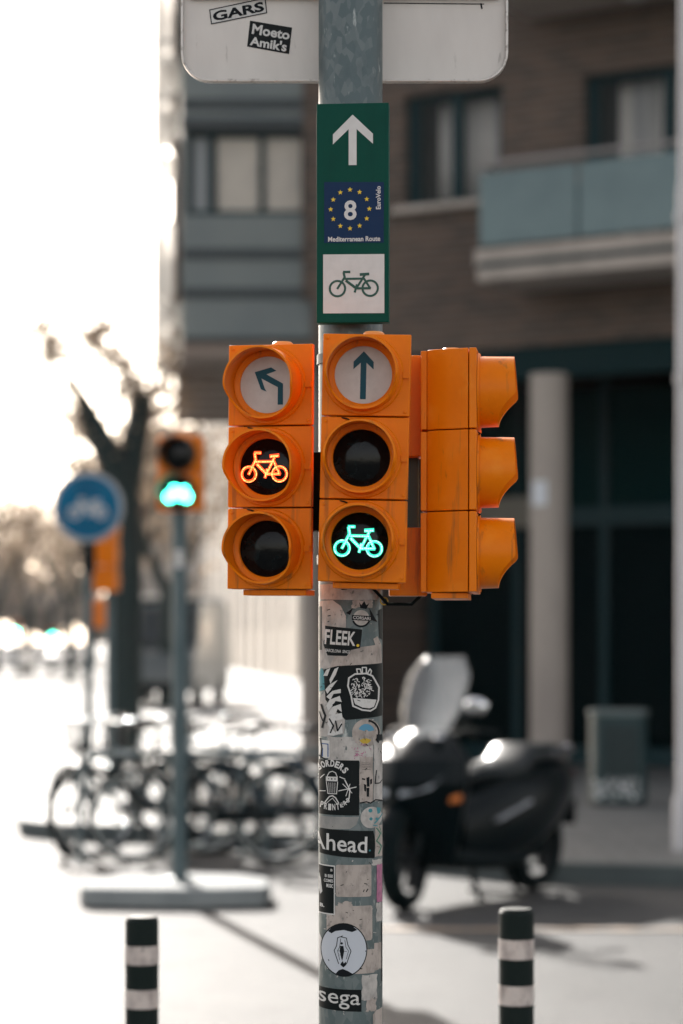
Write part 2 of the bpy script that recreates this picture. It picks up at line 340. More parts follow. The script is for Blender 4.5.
# balconies
def balcony(u0, u1, z0, dep=1.0):
    s = MB(); s.box(((u0+u1)/2, -dep/2-.002, z0+.065), (u1-u0, dep, .13)); s.box(((u0+u1)/2, -dep/2-.03, z0+.245), (u1-u0+.06, dep-.05, .17)); so_ = s.build('balcony', BALC, bld)
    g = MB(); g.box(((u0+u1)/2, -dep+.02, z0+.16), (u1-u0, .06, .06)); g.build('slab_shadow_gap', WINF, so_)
    zt = z0+1.22; n = max(1, round((u1-u0)/1.25))
    for i in range(n):
        MB().box((u0+(u1-u0)*(i+.5)/n, -dep+.03, z0+.75), ((u1-u0)/n-.03, .014, .76)).build('glass_panel', BGLASS, so_)
    MB().box((u0+.03, -dep/2, z0+.75), (.014, dep-.1, .76)).build('glass_panel', BGLASS, so_)
    for i in range(n+1): MB().box((min(u1-.03, max(u0+.03, u0+(u1-u0)*i/n)), -dep+.055, z0+.60), (.035, .03, .6)).build('railing_post', WINF, so_)
    r = MB(); r.tube([(u0, -dep+.03, zt), (u1, -dep+.03, zt)], .026); r.tube([(u0+.03, -.02, zt), (u0+.03, -dep+.03, zt)], .026); r.build('handrail', mat('handrail', (.35, .33, .32), .4, metal=.6), so_)
kk = (478-CX)/F
ubal = uu(478)+.54
balcony(ubal, 8.5, 5.36); balcony(uu(505)+.3, 8.5, 8.3, 1.2)
MB().lathe([(.11, -.08), (.12, -.02), (.12, 0)], 20, Matrix.Translation((uu(655), -.5, 8.29))).build('ceiling_lamp', mat('opal', (.5, .5, .48), .5), bld)
# ground floor arcade
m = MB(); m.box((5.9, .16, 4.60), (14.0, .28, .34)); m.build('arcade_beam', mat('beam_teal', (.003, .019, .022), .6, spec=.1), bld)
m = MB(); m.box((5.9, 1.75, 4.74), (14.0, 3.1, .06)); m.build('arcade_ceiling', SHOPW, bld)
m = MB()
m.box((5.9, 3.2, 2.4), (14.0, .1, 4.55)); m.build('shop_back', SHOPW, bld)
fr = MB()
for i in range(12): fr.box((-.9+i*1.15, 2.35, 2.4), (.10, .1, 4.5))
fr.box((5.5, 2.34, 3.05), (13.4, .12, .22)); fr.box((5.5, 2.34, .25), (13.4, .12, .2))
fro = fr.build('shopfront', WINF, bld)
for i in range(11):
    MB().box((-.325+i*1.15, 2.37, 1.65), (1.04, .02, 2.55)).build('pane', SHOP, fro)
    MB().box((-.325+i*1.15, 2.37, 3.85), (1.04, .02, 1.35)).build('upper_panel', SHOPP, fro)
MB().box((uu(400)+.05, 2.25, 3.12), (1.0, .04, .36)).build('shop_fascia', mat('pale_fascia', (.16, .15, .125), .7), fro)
for u in (1.98, 5.3, 8.7, 12.0):
    p = MB(); p.lathe([(.205, .13), (.205, 4.43)], 28, Matrix.Translation((u, .05 if u > 3 else -.22, 0))); po = p.build('pillar', STONE, bld)
    if u < 3:
        q = MB(); zz = wz(491, 25.4); n = 8
        vs = []
        for i in range(n+1):
            a_ = R(-122+i*6.6); vs += [(u+.208*math.cos(a_), -.22+.208*math.sin(a_), zz-.14), (u+.208*math.cos(a_), -.22+.208*math.sin(a_), zz+.12)]
        q.add(vs, [(2*i, 2*i+2, 2*i+3, 2*i+1) for i in range(n)]).build('notice', mat('notice_paper', (.55, .58, .62), .6), po)

# overhanging corner bay (world coordinates brought into the building's frame)
Y0, Y1 = 27.75, 37.0
xl = lambda y: -1.83-.0786*(y-Y0)
bx0, bx1 = xl(Y0), -.34
wl, wr = wx(214, Y0), wx(306, Y0); wz0, wz1 = wz(215, Y0), wz(130, Y0)
m = MB()
for (x0, x1, z0, z1) in [(bx0, bx1+.05, 5.08, wz0), (bx0, bx1+.05, wz1, ZT), (bx0, wl-.32, wz0, wz1), (wr, bx1+.05, wz0, wz1)]:
    m.box(((x0+x1)/2, Y0+.12, (z0+z1)/2), (x1-x0, .24, z1-z0), Mi)
m.prism([(xl(Y0+.24), Y0+.24), (xl(Y0+.24)+.25, Y0+.24), (xl(Y1)+.25, Y1), (xl(Y1), Y1)], 5.08, ZT, M=Mi)
m.prism([(xl(Y1)+.25, Y1-.25), (3.5, Y1-.25), (3.5, Y1), (xl(Y1)+.25, Y1)], 5.08, ZT, M=Mi)
m.build('bay_wall', GREYP, bld)
m = MB()
for z in (6.03+.0, 5.58, 7.75, 8.6): MB().box(((bx0+bx1)/2, Y0-.01, z), (bx1-bx0-.02, .03, .12), Mi).build('cladding_joint', GREYD, bld)
m.box(((bx0+bx1)/2, Y0-.004, wz1+.06), (bx1-bx0+.02, .2, .13), Mi)
m.build('window_lintel', GREYD, bld)
m = MB(); m.box((bx1-.03, Y0-.06, 9.0), (.14, .10, 7), Mi); m.build('brick_pier', brick, bld)
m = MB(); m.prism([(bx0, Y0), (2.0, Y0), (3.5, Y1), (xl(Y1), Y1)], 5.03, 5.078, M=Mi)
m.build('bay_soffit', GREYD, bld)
m = MB()
for i in range(8):
    y = Y0+.06+i*1.18; MB().prism([(xl(y), y), (1.5, y), (1.5, y+.42), (xl(y+.42), y+.42)], 4.86, 5.028, M=Mi).build('soffit_rib', RIBB, bld)
m = MB(); m.prism([(bx0+.02, Y0+.3), (3.4, Y0+.3), (3.4, Y1-.3), (xl(Y1)+.3, Y1-.3)], ZT, ZT+.15, M=Mi); m.build('bay_roof', CONC, bld)
f = MB(); xm = (wl+wr)/2+.02
f.box(((wl-.32+wr)/2, Y0+.1, wz1-.035), (wr-wl+.32, .1, .07), Mi); f.box(((wl-.32+wr)/2, Y0+.1, wz0+.03), (wr-wl+.32, .1, .06), Mi)
for x, ww in ((wl-.29, .06), (wl-.02, .07), (xm, .06), (wr-.03, .05)): f.box((x, Y0+.1, (wz0+wz1)/2), (ww, .096, wz1-wz0-.13), Mi)
fo = f.build('window', WINF, bld)
MB().box((wl-.16, Y0+.12, (wz0+wz1)/2), (.16, .02, wz1-wz0-.14), Mi).build('side_louvre', mat('side_louvre', (.22, .24, .25), .5), fo)
for x0, x1 in ((wl+.03, xm-.04), (xm+.04, wr-.05)):
    MB().box(((x0+x1)/2, Y0+.135, (wz0+wz1)/2), (x1-x0, .02, wz1-wz0-.14), Mi).build('blind', BLIND, fo)
    MB().box(((x0+x1)/2, Y0+.10, (wz0+wz1)/2), (x1-x0, .008, wz1-wz0-.14), Mi).build('pane', mat('thin_pane', (.02, .03, .035), .05, alpha=.12), fo)
# shallow balconies on the bay's street side
WPAL = mat('pale_paint', (.62, .58, .53), .6)
WFROST = leafy(mat('frosted_panel', (.75, .73, .70), .5, alpha=.5), (.80, .77, .73))
for zf in (5.5, 8.4):
    for y0 in (28.3, 31.2, 34.1):
        s = MB(); X = xl(y0+.8)
        s.box((X-.13, y0+.8, zf), (.26, 1.7, .05), Mi); s.box((X-.25, y0+.8, zf+.55), (.015, 1.7, .85), Mi); s.box((X-.13, y0-.04, zf+.55), (.22, .015, .85), Mi)
        s.build('side_balcony', WFROST, bld)
SHUT = mat('shutter_brown', (.16, .10, .07), .7)
for y0 in (28.5, 31.4, 34.3):
    for zf in (5.7, 8.6): MB().box((xl(y0+.6)-.03, y0+.6, zf+.95), (.05, .9, 1.9), Mi).build('side_shutter', SHUT, bld)
# corner columns under the bay
for (x, y, rr) in ((wx(313, 28.3), 28.3, .15),):
    MB().lathe([(rr, .13), (rr, 4.86 if y > 28.1 else 5.03)], 24, Mi @ Matrix.Translation((x, y, 0))).build('bay_column', STONE, bld)

# pale finned building seen through the arcade
fb = thing('finned_building', 'pale cream building with vertical fins seen under the corner bay', 'building', (wx(320, 80), 80, 0), 0)
CREAM = layered('cream_render', (.72, .66, .58), .8, [((.50, .44, .38), (.6, .6, .1), .4, .7, 'n')])
CREAMD = mat('cream_window', (.17, .15, .135), .6)
d = Vector((wx(203, 150)-wx(320, 80), 70, 0)); L = d.length; ang = math.atan2(d.y, d.x)
MF = Matrix.Rotation(ang, 4, 'Z')
m = MB(); m.box((L/2, -3, 8.4), (L, 6, 16.8), MF); m.build('wall', CREAM, fb)
nf = 12
for i in range(nf): MB().box((L*(i+.5)/nf, .05, 8.4), (L/nf*.42, .14, 16.82), MF).build('fin', CREAM, fb)
for i in range(0, nf-1):
    MB().box((L*(i+1)/nf, .015, 8.6), (L/nf*(.28+.2*(i % 3)/2), .05, 13), MF).build('window', CREAMD, fb)

# ------------------------------------------------------------------ flat drawing kit (local x, z), bendable round the pole
def text_flat(s, bold=.0):
    c = bpy.data.curves.new('t', 'FONT'); c.body = s; c.size = 1; c.offset = bold; c.resolution_u = 3
    o = bpy.data.objects.new('t', c); COL.objects.link(o); dg = bpy.context.evaluated_depsgraph_get(); me = bpy.data.meshes.new_from_object(o.evaluated_get(dg))
    v = [(p.co.x, p.co.y) for p in me.vertices]; f = [tuple(p.vertices) for p in me.polygons]
    bpy.data.objects.remove(o); bpy.data.curves.remove(c); bpy.data.meshes.remove(me)
    xs = [p[0] for p in v]; ys = [p[1] for p in v]; a, b_, c_, d_ = min(xs), max(xs), min(ys), max(ys)
    return [((x-a)/(b_-a), (y-c_)/(d_-c_)) for x, y in v], f
class Flat:
    """2D polygons in photograph-like units; sent to 3D with a mapping"""
    def __init__(s): s.v = []; s.f = []; s.lv = {}
    def poly(s, pts):
        n = len(s.v); s.v += pts; s.f.append(tuple(range(n, n+len(pts))))
        for i in range(n, n+len(pts)): s.lv[i] = len(s.f) % 40
        return s
    def quadtext(s, txt, q, bold=.0):     # q: TL TR BR BL
        v, f = text_flat(txt, bold); n = len(s.v); TL, TR, BR, BL = q
        for x, y in v:
            t_ = (TL[0]*(1-x)+TR[0]*x, TL[1]*(1-x)+TR[1]*x); b_ = (BL[0]*(1-x)+BR[0]*x, BL[1]*(1-x)+BR[1]*x)
            s.v.append((b_[0]*(1-y)+t_[0]*y, b_[1]*(1-y)+t_[1]*y))
        s.f += [tuple(i+n for i in k) for k in f]; return s
    def text(s, txt, x0, y0, x1, y1, bold=.0): return s.quadtext(txt, ((x0, y0), (x1, y0), (x1, y1), (x0, y1)), bold)
    def ring(s, cx, cy, r0, r1, n=36, a0=0, a1=360, sy=1):
        for i in range(n):
            p, q = R(a0+(a1-a0)*i/n), R(a0+(a1-a0)*(i+1)/n)
            s.poly([(cx+r0*math.cos(p), cy+r0*sy*math.sin(p)), (cx+r1*math.cos(p), cy+r1*sy*math.sin(p)), (cx+r1*math.cos(q), cy+r1*sy*math.sin(q)), (cx+r0*math.cos(q), cy+r0*sy*math.sin(q))])
        return s
    def disc(s, cx, cy, r, sy=1, n=36): return s.poly([(cx+r*math.cos(2*math.pi*i/n), cy+r*sy*math.sin(2*math.pi*i/n)) for i in range(n)])
    def line(s, pts, w_):
        for (a, b_), (c, d_) in zip(pts, pts[1:]):
            L_ = math.hypot(c-a, d_-b_) or 1e-6; nx, ny = -(d_-b_)/L_*w_/2, (c-a)/L_*w_/2; ex, ey = (c-a)/L_*w_*.25, (d_-b_)/L_*w_*.25
            s.poly([(a-ex+nx, b_-ey+ny), (a-ex-nx, b_-ey-ny), (c+ex-nx, d_+ey-ny), (c+ex+nx, d_+ey+ny)])
        return s
    def build(s, name, m_, parent, fn, cut=None, step=.5):
        bm = bmesh.new(); vs = [bm.verts.new((x, y, s.lv.get(i, 0)*2.5e-6)) for i, (x, y) in enumerate(s.v)]
        for f in s.f:
            try: bm.faces.new([vs[i] for i in f])
            except ValueError: pass
        if cut:
            xs = [p[0] for p in s.v]; a = math.floor(min(xs)/cut)*cut
            while a < max(xs):
                bmesh.ops.bisect_plane(bm, geom=bm.verts[:]+bm.edges[:]+bm.faces[:], plane_co=(a, 0, 0), plane_no=(1, 0, 0)); a += cut
        me = bpy.data.meshes.new(name)
        for v in bm.verts:
            h = v.co.z; v.co = Vector(fn(v.co.x, v.co.y)); v.co.y -= h
        bm.to_mesh(me); bm.free(); me.materials.append(m_)
        o = bpy.data.objects.new(name, me); COL.objects.link(o); o.parent = parent; return o

def bike_icon(fl, cx, cy, W, w_=.045, flip=1, up=-1, ys=1.0):
    """bicycle pictogram; W overall width, up=-1 for y-down units"""
    P = lambda x, y: (cx+x*W*flip, cy+up*y*W*(ys if y > 0 else 1))
    r = .172
    for hx in (-.322, .322):
        c = P(hx, 0); fl.ring(c[0], c[1], (r-w_)*W, r*W, 28)
    L_ = lambda pts, k=1: fl.line([P(*p) for p in pts], w_*W*k)
    L_([(-.322, 0), (-.18, .22)]); L_([(-.18, .22), (-.20, .31)], 1.1); L_([(-.20, .325), (-.08, .325)], 1.1)
    L_([(-.17, .19), (.20, .19)]); L_([(-.15, .15), (.05, .0)], 1.2); L_([(.05, 0), (.21, .25)]); L_([(.322, 0), (.20, .19)])
    L_([(.05, 0), (.322, 0)], 1.1); L_([(.13, .27), (.29, .28)], 1.3); L_([(.02, -.07), (.06, .07)], 1.0)
    return fl

# ------------------------------------------------------------------ the small bicycle signal (local: faces -y, base at z = 0)
SW, SP = .1405, .1325
LX = -.0048      # the round lens sits a little left of the middle of its door
def visor_mesh(Ro=.0585, th=.0032, n=64, tip=.061):
    m = MB(); vs = []
    def Lq(h):
        if h > -.15: return tip-tip*.065*max(0, h)
        return tip*(.51+.49*(max(0, h+.97)/.82)**2)
    lev = [0, .33, .66, 1]
    for side, rr in ((0, Ro), (1, Ro-th)):
        for l in lev:
            for k in range(n):
                q = 2*math.pi*k/n; h = math.sin(q); Lx = Lq(h); r_ = rr*(1-.02*l)
                vs.append((r_*math.cos(q), -Lx*l, r_*math.sin(q)))
    fs = []; nl = len(lev)
    for sd_ in (0, 1):
        for i in range(nl-1):
            for k in range(n):
                a = (sd_*nl+i)*n; fs.append((a+k, a+(k+1) % n, a+n+(k+1) % n, a+n+k))
    a, b_ = (nl-1)*n, (2*nl-1)*n
    for k in range(n): fs.append((a+k, a+(k+1) % n, b_+(k+1) % n, b_+k))
    m.add(vs, fs); return m
def make_signal(label, loc, yaw, lean, emb):
    """emb: three of 'left','up','red','green',None from the top down"""
    t_ = thing('bicycle_signal', label, 'traffic signal', loc, yaw, None, lean)
    for i in range(3):
        zc = SP*(2.5-i)
        b_ = MB()
        # housing with chamfered rear edges
        hw, hh = SW/2-.002, SP/2-.0009
        b_.prism([(-hw, .0135), (-hw+.010, .045), (-hw+.016, .068), (-hw+.026, .082), (hw-.026, .082), (hw-.016, .068), (hw-.010, .045), (hw, .0135)], zc-hh, zc+hh)
        ho = b_.build('housing', ORANGE, t_, bev=.0015)
        e = MB(); e.box((0, .0875, zc), (SW-.058, .010, SP-.004)); e.build('rear_cover', ORANGE, ho, bev=.001)
        d_ = MB(); hw2, hh2 = SW/2, SP/2-.0012; nn_ = 48; ro = .0500
        # door plate with a round hole: ring bridging square to circle
        sq = []
        for k in range(nn_):
            q = 2*math.pi*(k+.5)/nn_; c, s_ = math.cos(q), math.sin(q); mm = max(abs(c)/hw2, abs(s_)/hh2); sq.append((c/mm, s_/mm))
        for cnx in (-1, 1):      # snap the nearest samples to the true corners
            for cnz in (-1, 1):
                j = min(range(nn_), key=lambda a: (sq[a][0]-cnx*hw2)**2+(sq[a][1]-cnz*hh2)**2); sq[j] = (cnx*hw2, cnz*hh2)
        ci = [(LX+ro*math.cos(2*math.pi*(k+.5)/nn_), ro*math.sin(2*math.pi*(k+.5)/nn_)) for k in range(nn_)]
        vs = [(x, 0, zc+z) for x, z in sq]+[(x, 0, zc+z) for x, z in ci]+[(x, .012, zc+z) for x, z in sq]+[(x, .012, zc+z) for x, z in ci]
        fs = []
        for k in range(nn_):
            k2 = (k+1) % nn_
            fs += [(k, k2, nn_+k2, nn_+k), (2*nn_+k, 3*nn_+k, 3*nn_+k2, 2*nn_+k2), (k, 2*nn_+k, 2*nn_+k2, k2), (nn_+k, nn_+k2, 3*nn_+k2, 3*nn_+k)]
        d_.add(vs, fs); do = d_.build('door', ORANGE, t_, bev=.0012)
        # raised round boss, hinge tab and screws on the door
        bo = MB(); MM = Matrix.Translation((LX, 0, zc)) @ Matrix.Rotation(R(90), 4, 'X')
        bo.lathe([(.0500, 0.0006), (.0500, .0036), (.0625, .0036), (.0645, .0006)], 56, MM, close=True); bo.box((.0635, -.0012, zc), (.010, .006, .010)); bo.build('boss_ring', ORANGE, do)
        for sx in (-1, 1):
            sc_ = MB(); sc_.lathe([(.0028, 0), (.0028, .0012), (.0018, .0018), (0, .0018)], 12, Matrix.Translation((sx*(SW/2-.007), -.0002, zc-sx*(SP/2-.008))) @ Matrix.Rotation(R(90), 4, 'X')); sc_.build('screw', ORANGE, do)
        v_ = visor_mesh(); v_.v = [(x+LX, y-.002, z+zc) for x, y, z in v_.v]; v_.build('visor', ORANGE, t_, sharp=50)
        bz = MB(); bz.lathe([(.0455, -.0045), (.0462, .0015), (.0520, .0055), (.0548, .0055), (.0548, -.004)], 48, MM, close=True); bz.build('bezel', ORANGE, t_)
        what = emb[i]
        lw = what in ('left', 'up')
        l_ = MB()
        if lw: l_.lathe([(0, -.0015), (.0458, -.0015), (.0458, -.006), (0, -.006)], 48, MM)
        else:
            pr = []
            for k in range(9): a = k/8*R(34); pr.append((.0458*math.sin(a)/math.sin(R(34)), -.006+(math.cos(a)-math.cos(R(34)))*.045))
            l_.lathe(pr+[(.0458, -.012), (0, -.012)], 48, MM)
        lo = l_.build('lens', LENSW if lw else LENS, t_)
        U = 1/620.
        def fn(off): return lambda x, y: (x*U+LX, off, zc-y*U)
        if what == 'up':
            fl = Flat(); fl.poly([(-2.9, 24), (2.9, 24), (2.9, -12), (0, -15), (-2.9, -12)]); fl.poly([(0, -23.5), (10, -13), (10, -5.5), (2.9, -12), (0, -15), (-2.9, -12), (-10, -5.5), (-10, -13)])
            fl.build('arrow', TEAL, lo, fn(.0010))
        if what == 'left':
            fl = Flat(); fl.poly([(10.5, 20), (16, 20), (16, -1), (10.5, 2.5)]); fl.poly([(16, -1), (10.5, 2.5), (-6.5, -6.5), (-9.5, -13), (-3.8, -12)])
            fl.poly([(-9.5, -13), (-6.5, -6.5), (-3.0, 3.5), (-1.0, 6.8), (-7.0, 4.2), (-13.5, -13)]); fl.poly([(-13.5, -13), (3.5, -17.5), (9, -14), (-3.8, -9.8), (-9.5, -12.6)])
            fl.build('arrow', TEAL, lo, fn(.0010))
        if what in ('red', 'green'):
            cx = -2 if what == 'red' else -1
            fl = Flat(); bike_icon(fl, cx, 7.5, 50, .058, ys=1.32); fl.build('lit_bicycle', REDLED if what == 'red' else GRNLED, lo, fn(-.0045 if what == 'red' else -.0045))
            fl = Flat(); bike_icon(fl, cx, 7.5, 49, .026, ys=1.32); fl.build('lit_core', REDCORE if what == 'red' else GRNCORE, lo, fn(-.0049))
    c = MB(); c.lathe([(.017, 0), (.017, .006), (.014, .0085), (0, .009)], 28, Matrix.Translation((.008, .045, SP*3-.0005))); c.build('cap', CAPM, t_)
    c = MB(); c.box((.005, .045, -.0045), (.105, .06, .009)); c.build('bottom_plate', ORANGE, t_, bev=.001)
    c = MB()
    for k in (0, 1): c.tube([(-.045, .006, SP*(k+1)-.001), (-.03, -.004, SP*(k+1)-.004), (-.018, .004, SP*(k+1)-.010)], .0013, 6)
    c.build('door_cord', RUB, t_)
    return t_

YL = 3.94
make_signal('three-section orange signal with lit red bicycle and left-turn arrow, left of the pole', (wx(269.5, YL), YL-.03, wz(590, YL)), R(-13.5), R(.4), ['left', 'red', None])
make_signal('three-section orange signal with lit green bicycle and straight-up arrow, on the pole front', (wx(361.5, 3.88), 3.855, wz(583, 3.88)), R(-4), R(1.3), ['up', None, 'green'])
make_signal('three-section orange signal seen from the side with its hoods pointing right', (wx(478.3, 3.98), 3.975, wz(595, 3.98)+.002), R(84), R(.9), [None, None, None])
# the signals' brackets: orange C-shaped arms
br_ = thing('signal_bracket', 'orange C-shaped mounting plates joining the side-facing signal to the pole', 'bracket', (wx(400, 4.0), 4.0, wz(597, 4.0)))
pz = lambda y: (597-y)/604.
m = MB(); m.box((.004+.016, .02, (pz(457)+pz(356))/2), (.050, .06, pz(356)-pz(457))); m.box((-.03, .03, pz(370)), (.05, .03, .03))
m.build('upper_arm', ORANGE, br_, bev=.002)
m = MB(); m.box((.0135, .014, (pz(596)+pz(528))/2), (.062, .06, pz(528)-pz(596))); m.box((-.03, .03, pz(575)), (.05, .03, .03)); m.build('lower_arm', ORANGE, br_, bev=.002)
m = MB(); m.box((.012, .03, pz(492)), (.040, .012, .13)); m.build('back_plate', mat('teal_grey_metal', (.04, .085, .09), .5, metal=.4), br_, bev=.002)
m = MB(); m.tube([(-.05, .0, pz(585)), (-.02, .01, pz(604)), (.02, .025, pz(604)), (.045, .03, pz(590))], .0028, 8); m.build('cable', RUB, br_)
m = MB(); m.torus((-.026, .012, pz(601)), .006, .0012, 'y', 16, 6); m.build('cable_loop', MUST, br_)
bk = thing('side_bracket', 'black steel bracket between the left signal and the pole', 'bracket', (wx(318, 4.0), 4.0, wz(525, 4.0)))
m = MB(); m.box((0, .01, .055), (.03, .05, .13)); m.box((-.02, .012, .02), (.05, .03, .012)); m.box((-.02, .012, .10), (.05, .03, .012)); m.build('steel_plate', RUB, bk, bev=.003)

# ------------------------------------------------------------------ main pole, stickers wrapped round it
PX, PY, PR = .0152, 4.05, .0535
pole = thing('signal_pole', 'galvanised steel traffic pole covered in peeling stickers', 'pole', (PX, PY, 0))
m = MB(); m.lathe([(PR, 0), (PR, 3.15), (PR-.006, 3.16), (0, 3.165)], 64); m.build('shaft', GALV, pole, sharp=40)
m = MB(); m.lathe([(.12, .0), (.12, .012), (.07, .016), (.0536, .05)], 32); m.build('base_flange', GALV, pole)
m = MB()
for z in (wz(360, 4.05), wz(560, 4.05)): m.lathe([(PR+.0005, z-.008), (PR+.003, z-.008), (PR+.003, z+.008), (PR+.0005, z+.008)], 48, close=True)
m.build('band_clamps', STEEL, pole)
def su(px):
    q = (px-350.7)/31.95
    return math.asin(q) if abs(q) < .97 else math.copysign(math.asin(.97)+(abs(q)-.97)*1.6, q)
def poly_px(pts): return [(su(x)*PR*1000, y) for x, y in pts]
def pole_fn(lv):
    def fn(u, y):
        a = u/1000/PR; r_ = PR+.00025+lv*.00016; z = CH+(HZ-y)/605.; return (r_*math.sin(a), -r_*math.cos(a), z)
    return fn
def S2(px): return su(px)*PR*1000
def scale_flat(fl): fl.v = [(S2(x), y) for x, y in fl.v]; return fl
def on_pole(fl, name, m_, lv, parent=None): return scale_flat(fl).build(name, m_, parent or pole, pole_fn(lv), cut=2.5)
def sub(parent, fl, m_, lv, name='lettering'): return on_pole(fl, name, m_, lv, parent)
def rrect(x0, y0, x1, y1, r=2, j=0, sk=0):
    pts = []
    for cx, cy, a0 in ((x1-r, y0+r, -90), (x1-r, y1-r, 0), (x0+r, y1-r, 90), (x0+r, y0+r, 180)):
        for k in range(4):
            a = R(a0+k*30); pts.append((cx+r*math.cos(a)+random.uniform(-j, j), cy+r*math.sin(a)+random.uniform(-j, j)+sk*(cx-x0)))
    return pts
def torn(x0, y0, x1, y1, j=1.2, n=7):
    pts = [(x0+(x1-x0)*i/n, y0+random.uniform(-j, j)) for i in range(n)]+[(x1+random.uniform(-j, j)*.6, y0+(y1-y0)*i/n) for i in range(n)]
    pts += [(x1-(x1-x0)*i/n, y1+random.uniform(-j, j)) for i in range(n)]+[(x0+random.uniform(-j, j)*.6, y1-(y1-y0)*i/n) for i in range(n)]
    return pts
def lab(o, l): o['label'] = l; return o
# background remnants
on_pole(Flat().poly(torn(320, 655, 382, 668)), 'sticker', PAPER, 0)
a = on_pole(Flat().poly([(320.5, 584), (377, 584), (377, 599.5), (350, 600), (320.5, 599)]), 'sticker', PAPER, 1)
sub(a, Flat().poly([(341, 589), (345, 587.5), (348, 588), (347, 589.5), (342, 590)]).disc(351, 588.8, .5), INK, 2, 'ink_marks')
on_pole(Flat().poly([(320, 601), (333, 600), (341, 606), (346, 616), (346, 627), (343, 640), (334, 660), (320, 664)]), 'sticker', PAPER, 1)
on_pole(Flat().poly([(319.5, 606), (322.5, 606), (322.5, 650), (319.5, 650)]), 'sticker', BLACKP, 2)
# winged round emblem
a = on_pole(Flat().disc(361, 618, 8, 1.0), 'sticker', PAPER, 1)
sub(a, Flat().poly([(352, 615), (371, 616), (371, 621), (352, 620)]).ring(361, 618, 7.4, 9.2, 28, 20, 160).poly([(353, 608), (350, 615), (346, 613)]).poly([(369, 608), (374, 617), (377, 622), (371, 620)]).poly([(359, 602), (361, 605), (364, 601), (366, 605), (369, 603), (366, 609), (360, 608)]), INK, 2, 'emblem')
sub(a, Flat().quadtext('CORSARI', ((353, 615.8), (370, 617), (370, 620.2), (353, 619)), .02), LETTER, 3)
# white remnants
on_pole(Flat().poly([(332, 662), (334, 652), (352, 648), (375, 645), (373, 639), (377, 636), (381, 645), (382, 668), (330, 668)]), 'sticker', PAPER2, 1)
on_pole(Flat().poly([(378, 610), (382, 608), (382.3, 640), (379, 638)]), 'sticker', BLACKP, 2)
# FLEEK
a = on_pole(Flat().poly([(325.5, 625.5), (362, 629.5), (360, 648), (351, 650), (347, 656), (328, 655.5), (324, 645), (324, 641), (326, 638)]), 'sticker', BLACKP, 2)
sub(a, Flat().quadtext('FLEEK', ((326, 629), (356, 632), (355, 646), (325, 644)), .022), LETTER, 3)
sub(a, Flat().disc(357.7, 645.5, 1.4), YEL, 3, 'dot')
sub(a, Flat().quadtext('BARCELONA  SINCE', ((326, 648.5), (350, 650.5), (349.6, 653.5), (326, 651.8)), .01), LETTER, 3)
# graffiti lettering sticker and black sticker with outlined pod emblem
a = on_pole(Flat().poly([(324, 670), (338, 666), (382, 663), (382.3, 716), (346, 720), (326, 700)]), 'sticker', BLACKP, 2)
fl = Flat()
fl.line([(351, 695), (348, 686), (349, 678), (355, 674), (366, 673.5), (372, 676), (376, 683), (378.6, 688), (378, 700), (375, 708), (370, 711), (362, 710), (353, 706), (351, 695)], 1.6)
fl.line([(357.5, 674), (356.5, 669), (360, 669), (361, 673)], 1.2); fl.line([(362, 673), (362, 667.5), (366, 667.5), (366, 673)], 1.2); fl.line([(367, 673.5), (369.5, 669), (371, 671), (370, 675)], 1.2)
fl.poly([(353, 698), (376, 700), (373.5, 707), (369, 708.5), (362, 707.5), (355, 704)])
rr_ = random.Random(3)
for i in range(130):
    x, y = rr_.uniform(350.5, 372), rr_.uniform(677, 697)
    if ((x-361)/11.5)**2+((y-687)/10.5)**2 < 1:
        an = rr_.uniform(0, 3.14); fl.line([(x, y), (x+1.6*math.cos(an), y+1.6*math.sin(an))], .75)
sub(a, fl, LETTER, 3, 'emblem')
fl = Flat()
for pts_ in ([(324, 676), (327, 670), (331, 668), (328, 676)], [(330, 680), (335, 669), (339, 667), (336, 675), (331, 684)], [(326, 690), (330, 685), (338, 680), (331, 690), (328, 694)],
             [(327, 697), (333, 691), (341, 689), (341, 693), (334, 694), (331, 700)], [(327, 706), (330, 700), (340, 696), (342, 702), (336, 701), (333, 706), (329, 711)],
             [(329, 714), (333, 707), (341, 704), (342, 712), (338, 709), (335, 716)], [(328, 724), (330, 716), (342, 713), (343, 719), (336, 721), (331, 729)], [(328, 735), (331, 726), (336, 733), (342, 721), (343, 733), (334, 736)]):
    fl.poly(pts_)
on_pole(Flat().poly([(319.2, 700), (327, 690), (345, 720), (344, 734), (328, 737), (319.5, 737)]), 'sticker', PAPER, 1)
sub(a, fl, LETTER, 4, 'graffiti_letters')
fl = Flat().line([(330, 719), (334, 726), (331, 733)], 1.4).line([(336, 721), (338, 731), (342, 724)], 1.4).line([(322, 705), (326, 716), (323, 728)], 2).line([(320, 712), (324, 722)], 1.2)
on_pole(fl, 'scribble', INK, 5)
on_pole(Flat().poly([(319.2, 672), (322, 668), (325, 673), (325, 690), (319.2, 692)]), 'sticker', TEALI, 1)
